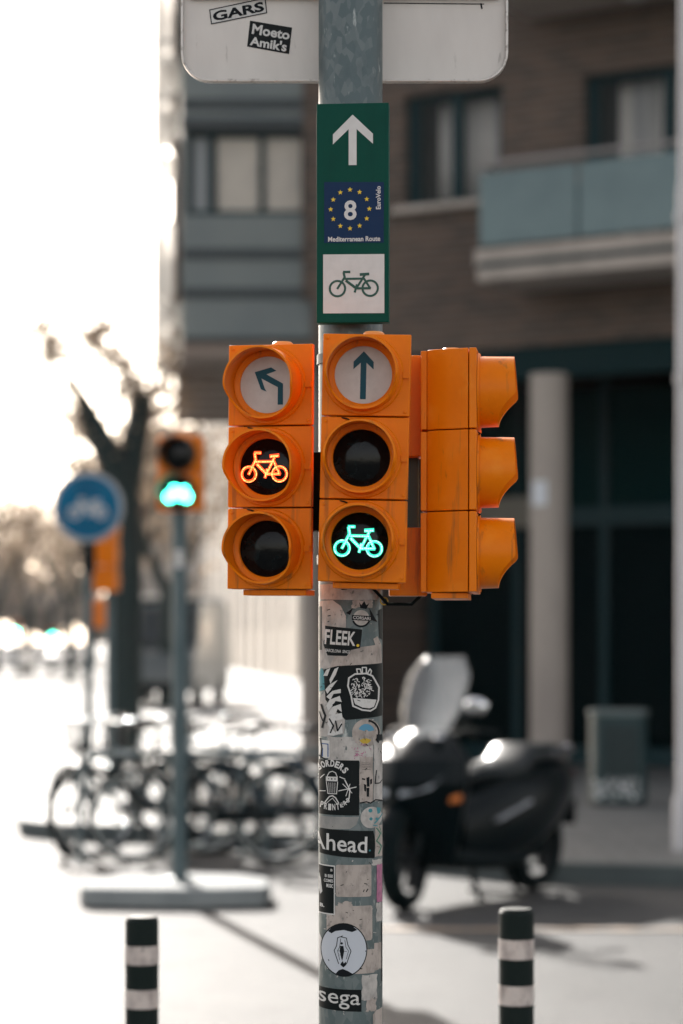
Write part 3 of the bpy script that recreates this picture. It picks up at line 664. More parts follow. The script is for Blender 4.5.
# colour patch area
on_pole(Flat().poly(torn(328, 737, 373, 762)), 'sticker', PAPER, 1)
a = on_pole(Flat().disc(366, 733, 14, 1.0), 'sticker', PAPER2, 1)
sub(a, Flat().ring(366, 733, 11.5, 13.4, 24, -80, 40), INK, 2, 'ring'); sub(a, Flat().ring(366, 732, 2, 8, 12, -160, -10), SKYB, 2, 'blue_patch'); sub(a, Flat().ring(365, 738, 1, 6, 10, 20, 160), MUST, 2, 'yellow_patch')
fl = Flat()
for i in range(22):
    x, y = rr_.uniform(352, 370), rr_.uniform(742, 758); fl.line([(x, y), (x+rr_.uniform(-3, 3), y+rr_.uniform(-2, 3))], .7)
on_pole(fl, 'scribble', PINK, 3)
a = on_pole(Flat().poly([(320, 740), (330, 741), (330, 758), (319.6, 760)]), 'sticker', LETTER, 2)
sub(a, Flat().line([(321.5, 744), (328.5, 744.5), (328.5, 757)], 1.0).line([(323, 757), (323, 749)], 1.2), mat('blue_ink', (.02, .08, .25), .6), 3, 'drawing')
on_pole(Flat().line([(321, 739), (322.5, 748), (321.5, 759)], 1.4).line([(319.5, 756), (327, 760)], 1.5), 'scribble', INK, 4)
on_pole(Flat().poly([(376, 735), (382, 735), (382.3, 741), (379, 741), (378, 744), (376, 742)]), 'scribble', INK, 4)
# right paper strips
a = on_pole(Flat().poly(torn(359.5, 757, 372.5, 803, .6)), 'sticker', PAPER2, 2)
fl = Flat()
for pts_ in ([(366, 788), (369, 788), (368.6, 797), (366.4, 797)], [(363.5, 784), (366, 785), (365.6, 792), (364, 791)], [(366, 778), (369, 777), (369.2, 787), (366.5, 787)], [(362, 778), (365, 779), (364.6, 780.4), (361.6, 779.6)], [(369.6, 780), (371.6, 779), (371.5, 784), (369.8, 785)]): fl.poly(pts_)
sub(a, fl, INK, 3, 'plant_drawing')
fl = Flat()
for k in range(5): fl.line([(361.5, 763+k*1.6), (370, 763.4+k*1.6)], .28)
sub(a, fl, INK, 3, 'small_print')
a = on_pole(Flat().poly(torn(373.4, 742, 382.4, 802, .5)), 'sticker', PAPER, 2)
sub(a, Flat().line([(376, 771), (374.6, 784), (379, 784), (382, 781)], 1.1).line([(380, 752), (382, 756)], .8), INK, 3, 'drawing')
on_pole(Flat().line([(360, 803), (366, 802), (370, 803.5), (375, 800.5), (382, 802)], 1.2), 'scribble', INK, 4)
# borders / print
a = on_pole(Flat().poly([(319.3, 760), (359, 760.5), (359, 815.5), (319.3, 815)]), 'sticker', BLACKP, 3)
fl = Flat()
for i, ch in enumerate('O BORDERS'):
    if ch == ' ': continue
    an = R(-62+i*13.5) if i > 1 else R(-68)
    cx, cy = 331+20*math.sin(an), 786-22.5*math.cos(an); ca, sa = math.cos(an), math.sin(an)
    hw_, hh_ = 2.0, 3.4; q = [(cx+ca*a1-sa*b1, cy+sa*a1+ca*b1) for a1, b1 in ((-hw_, -hh_), (hw_, -hh_), (hw_, hh_), (-hw_, hh_))]
    fl.quadtext(ch, q, .04)
for i, ch in enumerate('PRINTERS'):
    an = R(-28+i*11.5); cx, cy = 332+16*math.sin(an)*1.25, 789+18.5*math.cos(an); ca, sa = math.cos(-an*.4), math.sin(-an*.4)
    k_ = 1 if i < 5 else .7
    q = [(cx+ca*a1-sa*b1, cy+sa*a1+ca*b1) for a1, b1 in ((-1.5, -3.2*k_), (1.5, -3.2*k_), (1.5, 3.2*k_), (-1.5, 3.2*k_))]
    fl.quadtext(ch, q, .03)
sub(a, fl, LETTER, 4)
fl = Flat().line([(327.5, 781), (328, 776), (330, 772.6), (333, 771.5), (336, 773), (337.6, 777), (337.6, 781)], .8).poly([(326.5, 777), (338, 777), (338, 781.5), (326.5, 781.5)])
fl.line([(327, 782), (328.5, 794), (337, 794), (338, 782)], .8)
for k in range(4): fl.line([(329.4+k*2, 783), (329.8+k*1.8, 793)], .45)
fl.line([(325, 804), (330, 797), (333, 796), (336, 798), (339.5, 804)], 1.1).line([(327, 804), (333, 798.5), (337.5, 804)], .6).line([(320.5, 792), (326, 791.5)], .8)
fl.line([(339, 791), (356, 787)], .9).line([(345, 780), (350, 790), (349, 799), (345.5, 803)], 1.1).line([(343, 784), (352, 793)], .7).line([(340, 777), (345, 779)], .9).line([(321, 779), (325, 775)], .8).line([(350, 784), (346, 796)], .7)
sub(a, fl, LETTER, 4, 'rocket_drawing')
sub(a, Flat().disc(332.3, 779.2, .8).disc(335.5, 779.2, .7).disc(329.3, 779.2, .6), INK, 5, 'marks')
on_pole(Flat().poly([(319.5, 817), (359, 817), (356, 825), (350, 829), (325, 830), (319.5, 828)]), 'sticker', layered('grey_remnant', (.22, .22, .21), .7, [((.32, .31, .29), (40, 40, 30), .4, .7, 'n')]), 1)
a = on_pole(Flat().disc(371, 818, 10.7, 1.0), 'sticker', PAPER, 2)
fl = Flat().disc(370, 811, 2).disc(370.6, 819.4, 1.6).poly([(376, 808), (380, 809), (380, 814), (377, 815)]).line([(374, 824), (378, 820), (382, 815)], 1.4).line([(373, 826), (377, 827)], 1).disc(376, 819.6, 1.2)
sub(a, fl, TEALI, 3, 'drawing')
# Ahead.
a = on_pole(Flat().poly([(320, 829.5), (322, 829), (373, 831.5), (374.5, 840), (374, 859), (345, 857), (320, 854)]), 'sticker', BLACKP, 3)
sub(a, Flat().quadtext('Ahead', ((311, 832.5), (367, 837), (366.6, 853.5), (311, 849.5)), .012), LETTER, 4)
sub(a, Flat().disc(369.3, 851, .9), TEALI, 4, 'dot')
fl = Flat().line([(376, 829), (380, 835), (376, 842), (381, 848), (378, 855)], 1.2).line([(379, 828), (382, 838)], .8)
a = on_pole(Flat().poly(torn(374.8, 826, 382.4, 858, .6)), 'sticker', PAPER2, 2); sub(a, fl, mat('green_ink', (.03, .16, .10), .6), 3, 'drawing')
# small black flyer with white edge
a = on_pole(Flat().poly([(319, 865), (335.4, 866), (335.2, 915.5), (319, 915)]), 'sticker', LETTER, 2)
sub(a, Flat().poly([(319, 866.2), (334.4, 867.2), (334.2, 914.2), (319, 913.8)]), BLACKP, 3, 'black_field')
fl = Flat().text('B', 331, 869.5, 333, 872, .02).quadtext('B EEE', ((325.5, 875), (333.6, 875.4), (333.6, 878.4), (325.5, 878)), .03).quadtext('COMES', ((324.5, 879.6), (333.6, 880), (333.6, 883.2), (324.5, 882.8)), .03).quadtext('MUSIC', ((327, 884.4), (333.6, 884.8), (333.6, 888.6), (327, 888.2)), .03)
fl.poly([(320, 874), (321.5, 880), (323, 893), (321, 896), (319.4, 890)]).quadtext('B.', ((320.5, 904.6), (325, 905), (325, 908.6), (320.5, 908.2)), .04)
sub(a, fl, LETTER, 4)
a = on_pole(Flat().poly(rrect(336, 865, 371, 897, 2)), 'sticker', PAPER2, 2); sub(a, Flat().line([(363, 892), (364, 890)], .9).line([(366, 892), (367.5, 889.5)], 1.1).disc(367.5, 880, .5), INK, 3, 'ink_marks')
on_pole(Flat().poly(rrect(327, 906, 372, 941, 2)), 'sticker', PAPER2, 1)
on_pole(Flat().poly(rrect(352, 950, 374.5, 974, 1.5)), 'sticker', PAPER2, 1)
a = on_pole(Flat().poly([(319.2, 934), (322, 940), (322.6, 960), (319.2, 974)]), 'sticker', WHITE, 1)
# round white sticker with a figure
a = on_pole(Flat().disc(344, 950, 23, 1.17), 'sticker', BLACKP, 2)
sub(a, Flat().disc(344, 950, 22.0, 1.17), mat('bluish_white', (.52, .55, .60), .5), 3, 'white_field')
fl = Flat().poly([(328.5, 932), (333, 927.6), (339, 924.6), (346, 924), (352, 925.6), (357, 930), (352, 932), (344, 930), (336, 931.4), (332, 934)]).poly([(335.5, 974.6), (339, 970.5), (343, 969), (348, 971), (353, 974), (346, 976.4), (339, 976.2)])
fl.poly([(341.5, 963), (343, 961), (344, 963.5), (346, 961.5), (346.4, 965), (343.6, 967.5), (340.6, 965)])
fl.line([(343, 936), (338, 938), (337, 946), (334.6, 951), (336.6, 957), (339, 964)], .8).line([(341, 937), (346.5, 938), (348, 945), (351, 951), (349, 957), (346.6, 964)], .8)
fl.line([(341, 939), (340, 947), (338, 951), (340, 960)], .5).line([(345, 940), (346, 947), (348.6, 951), (346.4, 959)], .5)
fl.disc(342, 943.5, 1.2).poly([(340.4, 946), (343.6, 946), (344.4, 951), (343.2, 958), (342.4, 961), (341.4, 958), (340, 951)]).line([(338, 951), (347, 951.5)], .4)
sub(a, fl, INK, 4, 'figure_drawing')
# lettering at the foot
a = on_pole(Flat().poly([(319.3, 988.5), (361, 990), (361.3, 1012), (319.3, 1009.5)]), 'sticker', BLACKP, 2)
sub(a, Flat().quadtext('sega', ((319.0, 993), (360, 995), (359.8, 1010.2), (319.0, 1008.0)), .004), LETTER, 3)
on_pole(Flat().poly(torn(376.5, 866, 382.4, 904, .5)), 'sticker', PINK, 1)
on_pole(Flat().poly([(372.5, 1016), (376, 1012), (382.4, 1011), (382.4, 1045), (373, 1044)]), 'sticker', PAPER2, 1)
on_pole(Flat().poly([(381, 925), (382.5, 925), (382.5, 985), (381, 984)]), 'sticker', BLACKP, 1)
for (x0, y0, x1, y1, m_) in ((320, 898, 334, 904, PAPER), (338, 842+60, 352, 907, PAPER2), (362, 976, 377, 1000, PAPER), (366, 1000, 376, 1012, PAPER2), (376, 905, 382, 924, PAPER), (352, 600, 372, 608, PAPER2), (374, 945, 382, 972, PAPER2), (345, 742, 360, 752, PAPER2), (372, 860, 382, 866, PAPER)):
    on_pole(Flat().poly(torn(x0, y0, x1, y1, 1.3, 6)), 'torn_scrap', m_, .8)
fl = Flat()
for i in range(60):
    x, y = rr_.uniform(321, 381), rr_.uniform(600, 1020); fl.line([(x, y), (x+rr_.uniform(-3, 3), y+rr_.uniform(-1.5, 1.5))], rr_.uniform(.3, .9))
on_pole(fl, 'grime_marks', INK, 5.5)
fl = Flat()
for i in range(120):
    x, y = rr_.uniform(321, 381), rr_.uniform(600, 1020); fl.line([(x, y), (x+rr_.uniform(-2.5, 2.5), y+rr_.uniform(-2, 2))], rr_.uniform(.4, 1.1))
on_pole(fl, 'scratches', PAPER, .4)

# ------------------------------------------------------------------ route sign on the pole
YS = 3.965
rs = thing('cycle_route_sign', 'green cycle route sign with white arrow, navy star panel and bicycle', 'sign', (wx(352.5, YS), YS, wz(322.5, YS)), R(-5))
U = YS/F
m = MB(); m.box((0, .0135, 219.5*U/2), (72.5*U, .025, 219.5*U)); m.build('panel', GREEN, rs, bev=.0012)
m = MB(); m.box((0, .032, 60*U), (.05, .012, .02)); m.box((0, .032, 180*U), (.05, .012, .02)); m.build('mounting_clips', GALV, rs)
def rfn(off): return lambda x, y: ((x-353.5)*U, off, (322.5-y)*U)
fl = Flat().poly([(349.6, 165), (357.6, 165), (357.6, 129), (353.6, 126), (349.6, 129)]).poly([(353.6, 114.5), (374, 134), (374, 144), (357.6, 129), (353.6, 126), (349.6, 129), (333.8, 144), (333.8, 134)])
fl.build('arrow', WHITE, rs, rfn(.0003))
navy = Flat().poly([(325, 181.5), (385, 182.5), (384.8, 243), (325, 242.5)]).build('star_panel', NAVY, rs, rfn(.0003))
fl = Flat()
for k in range(12):
    a = R(k*30); cx, cy = 351+19.4*math.sin(a), 209-19.4*math.cos(a)
    fl.poly([(cx+(2.7 if i % 2 == 0 else 1.15)*math.sin(R(i*36)), cy-(2.7 if i % 2 == 0 else 1.15)*math.cos(R(i*36))) for i in range(10)])
fl.build('stars', YEL, navy, rfn(-.0002))
Flat().text('8', 345, 200.2, 357.6, 220, .022).build('number', WHITE, navy, rfn(-.0002))
Flat().text('Mediterranean Route', 329, 236.4, 381.3, 241.4, .025).build('lettering', WHITE, navy, rfn(-.0002))
Flat().quadtext('EuroVelo', ((377.0, 209.6), (377.0, 186.5), (381.8, 186.5), (381.8, 209.6)), .025).build('lettering', WHITE, navy, rfn(-.0002))
wp = Flat().poly([(324, 254), (385.4, 254.4), (385.4, 313.4), (324, 313)]).build('white_panel', WHITE, rs, rfn(.0003))
fl = Flat(); bike_icon(fl, 354.8, 288.4, 51, .042); fl.build('bicycle_symbol', mat('symbol_green', (.004, .06, .04), .5), wp, rfn(-.0002))

# ------------------------------------------------------------------ road sign seen from behind at the top
YB = 4.135
bs = thing('road_sign_back', 'back of a large grey-white rounded road sign with stickers behind the pole top', 'sign', (wx(344.5, YB), YB, wz(82, YB)))
U2 = YB/F; Wd = 327*U2
def rr3(w_, h_, r_, n=8):
    pts = []
    for cx, cy, a0 in ((w_/2-r_, h_-r_, 0), (-w_/2+r_, h_-r_, 90), (-w_/2+r_, r_, 180), (w_/2-r_, r_, 270)):
        for k in range(n+1): a = R(a0+90*k/n); pts.append((cx+r_*math.cos(a), cy+r_*math.sin(a)))
    return pts
outer = rr3(Wd, .56, .05)
m = MB(); m.prism(outer, .004, .007, 'y'); m.build('plate', ALU, bs)
m = MB(); n = len(outer); vs = []
for dx, dy, r_ in ((0, -.006, 0), (0, .012, 0), (.0045, .012, 1), (.0045, -.006, 1)):
    ins = rr3(Wd-.009*(1 if r_ else 0), .56-.009*(1 if r_ else 0), .05-.0045*(1 if r_ else 0)); vs += [(x, dy, z+(.0045 if r_ else 0)) for x, z in ins]
fs = []
for q in range(4):
    for k in range(n): fs.append((q*n+k, q*n+(k+1) % n, ((q+1) % 4)*n+(k+1) % n, ((q+1) % 4)*n+k))
m.add(vs, fs); m.build('rim', ALURIM, bs, bev=.001)
m = MB(); m.box((0, -.004, .16), (Wd-.03, .014, .035)); m.box((0, -.004, .42), (Wd-.03, .014, .035)); m.build('crossbar', ALURIM, bs, bev=.002)
def bfn(off): return lambda x, y: ((x-344.5)*U2, off, (82-y)*U2)
m = Flat().line([(384, 2.5), (484, 3.5)], 1.0).line([(481, 3), (482, 8)], 1.6); m.build('scratches', INK, bs, bfn(.0032))
s1 = Flat().poly([(209, 9), (265, -3), (267, 12.5), (211, 24)]).build('sticker', LETTER, bs, bfn(.0034))
Flat().line([(209.6, 9.4), (265, -2.4), (266.6, 12.2), (211.4, 23.4), (209.6, 9.4)], 1.0).quadtext('GARS', ((212, 11.4), (263, .8), (264.6, 10.6), (213.4, 21)), .035).build('lettering', INK, s1, bfn(.0030))
s2 = Flat().poly([(250, 20), (292, 27), (289, 53.5), (247, 46)]).build('sticker', BLACKP, bs, bfn(.0034))
Flat().quadtext('Moeto', ((253, 23), (290.5, 30), (289, 39.5), (251.5, 33.4)), .03).quadtext('Amik\'s', ((250.5, 35.4), (287.5, 41.4), (286, 51.4), (249.5, 44.6)), .03).build('lettering', LETTER, s2, bfn(.0030))

# ------------------------------------------------------------------ bollards
def make_bollard(label, loc, H):
    t_ = thing('bollard', label, 'bollard', loc, 0, 'striped bollards along the near kerb')
    r_ = .0385
    m = MB(); m.lathe([(r_+.01, 0), (r_+.01, .02), (r_, .03), (r_, H-.004), (r_-.004, H), (0, H+.001)], 40); m.build('post', BOLL, t_)
    m = MB(); m.lathe([(r_-.003, H+.0015), (r_-.006, H+.004), (0, H+.005)], 32); m.build('cap', BOLL, t_)
    for k in range(3):
        z1 = H-.062-k*.101; m = MB(); m.lathe([(r_+.0003, z1-.043), (r_+.0011, z1-.043), (r_+.0011, z1), (r_+.0003, z1)], 40, close=True); m.build('reflective_band', BAND, t_)
    return t_
make_bollard('black and white banded bollard at the bottom left, below the concrete base', (wx(142, 5.6), 5.6, 0), .956)
make_bollard('black and white banded bollard at the bottom right, in front of the scooter', (wx(516.5, 5.33), 5.33, 0), 1.004)

# ------------------------------------------------------------------ far vehicle-size signals on posts
def big_signal(name, label, loc, yaw, n, lit=None, group=None, symbol=True, post=None):
    """n sections of 0.26 m; local faces -y, base of the housing at z = 0 of loc"""
    t_ = thing(name, label, 'traffic signal', loc, yaw, group)
    for i in range(n):
        zc = .235*(n-.5-i); m = MB(); m.box((0, .09, zc), (.27, .16, .228)); m.build('housing', ORANGE, t_, bev=.008)
        MM = Matrix.Translation((0, 0, zc)) @ Matrix.Rotation(R(90), 4, 'X')
        l_ = MB(); l_.lathe([(0, .012), (.06, .008), (.098, 0), (.098, -.005), (0, -.005)], 32, MM); lo = l_.build('lens', LENS, t_)
        v_ = visor_mesh(.108, .004, 40, .16); v_.v = [(x, y+.008, z+zc) for x, y, z in v_.v]; v_.build('visor', SEAM if lit is not None else ORANGE, t_, sharp=50)
        if lit == i:
            if symbol: fl = Flat(); bike_icon(fl, 0, .03, .165, .12, up=-1); fl.build('lit_bicycle', GRNFAR, lo, lambda x, y: (x, -.016, zc-y))
            else: m = MB(); m.lathe([(0, .016), (.09, .014)], 24, MM); m.build('lit_lens', GRNFAR, lo)
    m = MB(); m.lathe([(.045, 0), (.045, .02), (0, .025)], 20, Matrix.Translation((0, .09, .235*n))); m.build('cap', CAPM, t_)
    return t_
# island + post + signal
IX, IY = -1.0, 14.92
isl = MB(); pts = []
for (x, y) in ((-.575, -.40), (-.53, -.50), (-.10, -.56), (.10, -.565), (.53, -.48), (.575, -.36), (.55, .12), (.36, .38), (.0, .47), (-.38, .36), (-.56, .08)): pts.append((x, y))
isl.prism(pts, 0, .12); io = isl.build('concrete_base', CONC, bev=.02); io.location = (IX, IY, 0)
tag(io, 'low concrete base under the slim signal post, behind the left bollard', 'concrete base')
pp = thing('signal_post', 'slim grey post standing on the low concrete base with a white sticker', 'post', (IX, IY, .12))
m = MB(); m.lathe([(.085, 0), (.085, .012), (.055, .02)], 24); m.build('base_flange', STEEL, pp)
m = MB(); m.lathe([(.048, .012), (.048, 2.28)], 28); m.build('shaft', STEEL, pp)
m = MB(); zz = wz(568, IY)-.12
vs = []
for i in range(7):
    a = R(-115+i*9); vs += [(.0495*math.cos(a), .0495*math.sin(a), zz), (.0495*math.cos(a), .0495*math.sin(a), zz+.11)]
m.add(vs, [(2*i, 2*i+2, 2*i+3, 2*i+1) for i in range(6)]); m.build('sticker', WHITE, pp)
big_signal('bicycle_signal', 'two-section orange signal with bright green bicycle on the slim post above the concrete base', (IX, IY-.09, wz(512, IY)), R(-6), 2, 1)

# blue round cycle sign on its post, with an orange signal behind it
BY = 22.0; bxp = wx(88, BY)
bp_ = thing('sign_post', 'dark thin post carrying the round blue cycle sign', 'post', (bxp, BY+.06, .0))
m = MB(); m.lathe([(.04, 0), (.04, 3.05)], 20); m.build('shaft', STEEL, bp_)
m = MB(); m.box((0, -.0, 2.38), (.12, .10, .34)); m.build('clamp_box', DARKM, bp_, bev=.01)
bsn = thing('cycle_lane_sign', 'round blue sign with a white bicycle symbol, left of the bare tree', 'sign', (bxp, BY, wz(507, BY)), R(-3))
MM = Matrix.Rotation(R(90), 4, 'X')
m = MB(); m.lathe([(0, -.012), (.325, -.012), (.325, .006), (.305, .008), (0, .008)], 48, MM); dso = m.build('disc', mat('grey_rim', (.30, .33, .36), .5, metal=.3), bsn)
m = MB(); m.lathe([(0, .010), (.288, .010)], 48, MM); m.build('blue_face', BLUE, bsn)
fl = Flat(); bike_icon(fl, 0, .05, .37, .07); fl.build('bicycle_symbol', mat('sign_symbol', (.42, .45, .48), .5), bsn, lambda x, y: (x, -.013, -y))
big_signal('traffic_signal', 'three-section orange signal partly hidden behind the round blue sign', (wx(107, 22.6), 22.5, wz(592, 22.5)), R(172), 3, None)

# ------------------------------------------------------------------ trees
BARK = layered('plane_bark', (.012, .026, .026), .9, [((.025, .038, .036), (4, 4, 2), .5, .7, 'n'), ((.006, .014, .015), (9, 9, 4), .55, .7, 'n')])
TWIG = mat('twig_bark', (.16, .09, .07), .9)
LEAFB = leafy(mat('dry_leaf', (.25, .205, .165), .7, noise=((.15, .13, .11), .8, .4, .6)), (.27, .20, .14))
def grow(m, p, d_, L_, r_, depth, rng, tips):
    n = 4; pts = [p]; q = Vector(p); dd = Vector(d_).normalized(); rads = [r_]
    for i in range(n):
        dd = (dd+Vector((rng.uniform(-.16, .16), rng.uniform(-.16, .16), rng.uniform(-.02, .12)))).normalized(); q = q+dd*L_/n; pts.append(q.copy()); rads.append(r_*(1-.38*(i+1)/n))
    m.tube(pts, rads, 7 if depth > 1 else 4, cap=False)
    if depth <= 2: tips += pts[1:]
    if depth == 0: return
    for k in range(3 if depth > 1 else 4):
        s_ = pts[-1] if k < 2 else pts[rng.randint(1, 3)]
        sp = rng.uniform(.5, 1.0); az = rng.uniform(0, 6.28)
        nd = (dd+Vector((math.cos(az)*sp, math.sin(az)*sp, rng.uniform(-.1, .45)))).normalized()
        grow(m, s_, nd, L_*rng.uniform(.6, .8), rads[-1]*.68, depth-1, rng, tips)
def leaves(tips, count, size, rng, spread=.4):
    m = MB(); vs = []; fs = []
    for i in range(count):
        c = Vector(rng.choice(tips))+Vector((rng.gauss(0, spread), rng.gauss(0, spread), rng.gauss(0, spread*.8)))
        s_ = size*rng.uniform(.6, 1.4); a = Vector((rng.uniform(-1, 1), rng.uniform(-1, 1), rng.uniform(-1, 1))).normalized(); b_ = a.orthogonal().normalized(); c2 = a.cross(b_)
        n = len(vs); vs += [c+b_*s_, c+c2*s_*.7, c-b_*s_, c-c2*s_*.7]; fs.append((n, n+1, n+2, n+3))
    m.add(vs, fs); return m
def make_tree(label, loc, h, seed, nleaf, leafsize, group, tr=.17):
    rng = random.Random(seed); t_ = thing('plane_tree', label, 'tree', loc, 0, group)
    m = MB(); m.tube([(0, 0, 0), (.03, 0, h*.2), (0, .04, h*.4)], [tr*1.25, tr, tr*.85], 12, cap=False); tips = []
    tm = MB(); tm.v = m.v; tm.f = m.f
    for k in range(3):
        az = k*2.1+rng.uniform(0, 1); grow(tm, (0, .04, h*.39), (math.cos(az)*.6, math.sin(az)*.6, 1), h*.26, tr*.6, 3, rng, tips)
    tm.build('trunk', BARK, t_); leaves(tips, nleaf, leafsize, rng).build('crown', LEAFB, t_, sharp=180)
    return t_
# the dark pollarded tree
TY = 29.5; P = lambda px, py, dy=0: ((px-125)/F*TY, dy, wz(py, TY))
pt = thing('plane_tree', 'bare pollarded tree with dark forked trunk behind the parked bicycles', 'tree', (wx(125, TY), TY, 0.0))
m = MB()
m.tube([(0, 0, .1), (0, 0, .5), (.02, 0, 1.6), P(127, 560), P(123, 505), P(121, 480)], [.26, .2, .185, .18, .2, .21], 16)
m.tube([P(121, 490), P(112, 462, -.1), P(100, 436, -.25), P(90, 414, -.3), P(84, 398, -.35)], [.21, .175, .15, .11, .07], 12)
m.tube([P(122, 490), P(130, 458, .1), P(136, 425, .2), P(139, 402, .2), P(140, 391, .2)], [.21, .17, .15, .14, .12], 12)
m.tube([P(84, 400, -.35), P(78, 386, -.4), P(70, 372, -.4)], [.07, .045, .02], 8)
m.tube([P(139, 396, .2), P(132, 380, .2), P(127, 368, .2)], [.06, .04, .02], 8)
tips = []; rng = random.Random(5)
m.build('trunk', BARK, pt)
tm = MB()
for (px, py, dy, dx) in ((74, 378, -.4, -.5), (72, 374, -.4, .5), (92, 418, -.3, .7), (130, 374, .2, -.6), (136, 425, .2, .9), (140, 391, .2, 1.0), (84, 398, -.35, -.7), (100, 436, -.25, -1), (139, 400, .2, .6), (138, 395, .2, -.4), (112, 462, -.1, -.9), (125, 480, 0, -.6), (118, 500, 0, -1.2), (128, 520, 0, .9)):
    grow(tm, P(px, py, dy), (dx, rng.uniform(-.5, .5), .5), .40, .030, 2, rng, tips)
tm.build('twigs', TWIG, pt, sharp=180)
leaves(tips, 2200, .045, rng, .12).build('crown', LEAFB, pt, sharp=180)
grp = 'distant street trees'
spots = [(166, 52, 6.6, 'brownish street tree rising behind the green-lit slim signal post'), (118, 66, 7.0, 'thin brown street tree right behind the dark forked trunk'), (70, 92, 7.4, 'brown street tree behind the post of the blue sign'),
         (28, 118, 8.2, 'far brown tree left of the blue sign post'), (-6, 105, 8.0, 'far brown tree at the left edge of the photo'), (52, 150, 8.6, 'small far tree between the left-edge tree and the blue sign post'), (92, 135, 8.0, 'far tree just right of the blue sign post')]
protos = {}
for i, (px, y, h, l_) in enumerate(spots):
    s_ = i % 3
    if s_ not in protos: protos[s_] = make_tree(l_, (wx(px, y), y, 0), h, 11+s_, 1700, .085, grp); protos[s_]['h0'] = h
    else:
        o = dup(protos[s_], (wx(px, y), y, 0), i*1.3, l_, grp); k_ = h/protos[s_]['h0']; o.scale = (k_*1.15, k_*1.15, k_)
for o in protos.values(): del o['h0']
for o in bpy.data.objects:
    if 'h0' in o: del o['h0']
hb_ = thing('distant_building', 'hazy grey distant block closing the street behind the slim signal post', 'building', (wx(165, 165), 165, 0), R(4))
m = MB(); m.box((0, 6, 8), (5.2, 12, 16)); m.build('wall', mat('distant_render', (.30, .28, .26), .8), hb_)
for i in range(3):
    for j in range(5): MB().box((-1.7+i*1.7, -.02, 2.2+j*2.9), (.9, .08, 1.5)).build('window', CREAMD, hb_)
m = MB(); m.box((0, 6, 16.1), (5.5, 12.4, .2)); m.build('roof', CONC, hb_)
# haze
HZM = bpy.data.materials.new('haze'); HZM.use_nodes = True; t = HZM.node_tree
for n_ in list(t.nodes):
    if n_.type == 'BSDF_PRINCIPLED': t.nodes.remove(n_)
pv = t.nodes.new('ShaderNodeVolumePrincipled'); pv.inputs['Color'].default_value = (.95, .93, .92, 1); pv.inputs['Density'].default_value = HAZE; pv.inputs['Anisotropy'].default_value = .55
t.links.new(pv.outputs[0], t.nodes['Material Output'].inputs['Volume'])
o = MB().box((60, 570, 8.5), (1000, 1300, 21)).build('haze', HZM); o['kind'] = 'stuff'
# far side terrace of trees closing the street
woods = MB(); rng = random.Random(21); vs = []; fs = []
for i in range(9000):
    x = rng.uniform(-40, -12); y = rng.uniform(185, 205); hmax = 9.5*(1-max(0, (x+32))/22*.75)+1.2*math.sin(x*1.1)+.8*math.sin(x*2.7)
    z = rng.uniform(.3, 1)**.8*max(1.5, hmax); c = Vector((x, y, z)); s_ = .35*rng.uniform(.5, 1.3)
    a = Vector((rng.uniform(-1, 1), rng.uniform(-1, 1), rng.uniform(-1, 1))).normalized(); b_ = a.orthogonal().normalized(); c2 = a.cross(b_); n = len(vs)
    vs += [c+b_*s_, c+c2*s_, c-b_*s_, c-c2*s_]; fs.append((n, n+1, n+2, n+3))
woods.add(vs, fs); wo = woods.build('far_wood', leafy(mat('far_foliage', (.27, .245, .22), .8, noise=((.20, .18, .165), .2, .4, .6)), (.32, .275, .24)), sharp=180)
tag(wo, 'hazy brown wooded mass closing the street on the left', 'trees', kind='stuff')

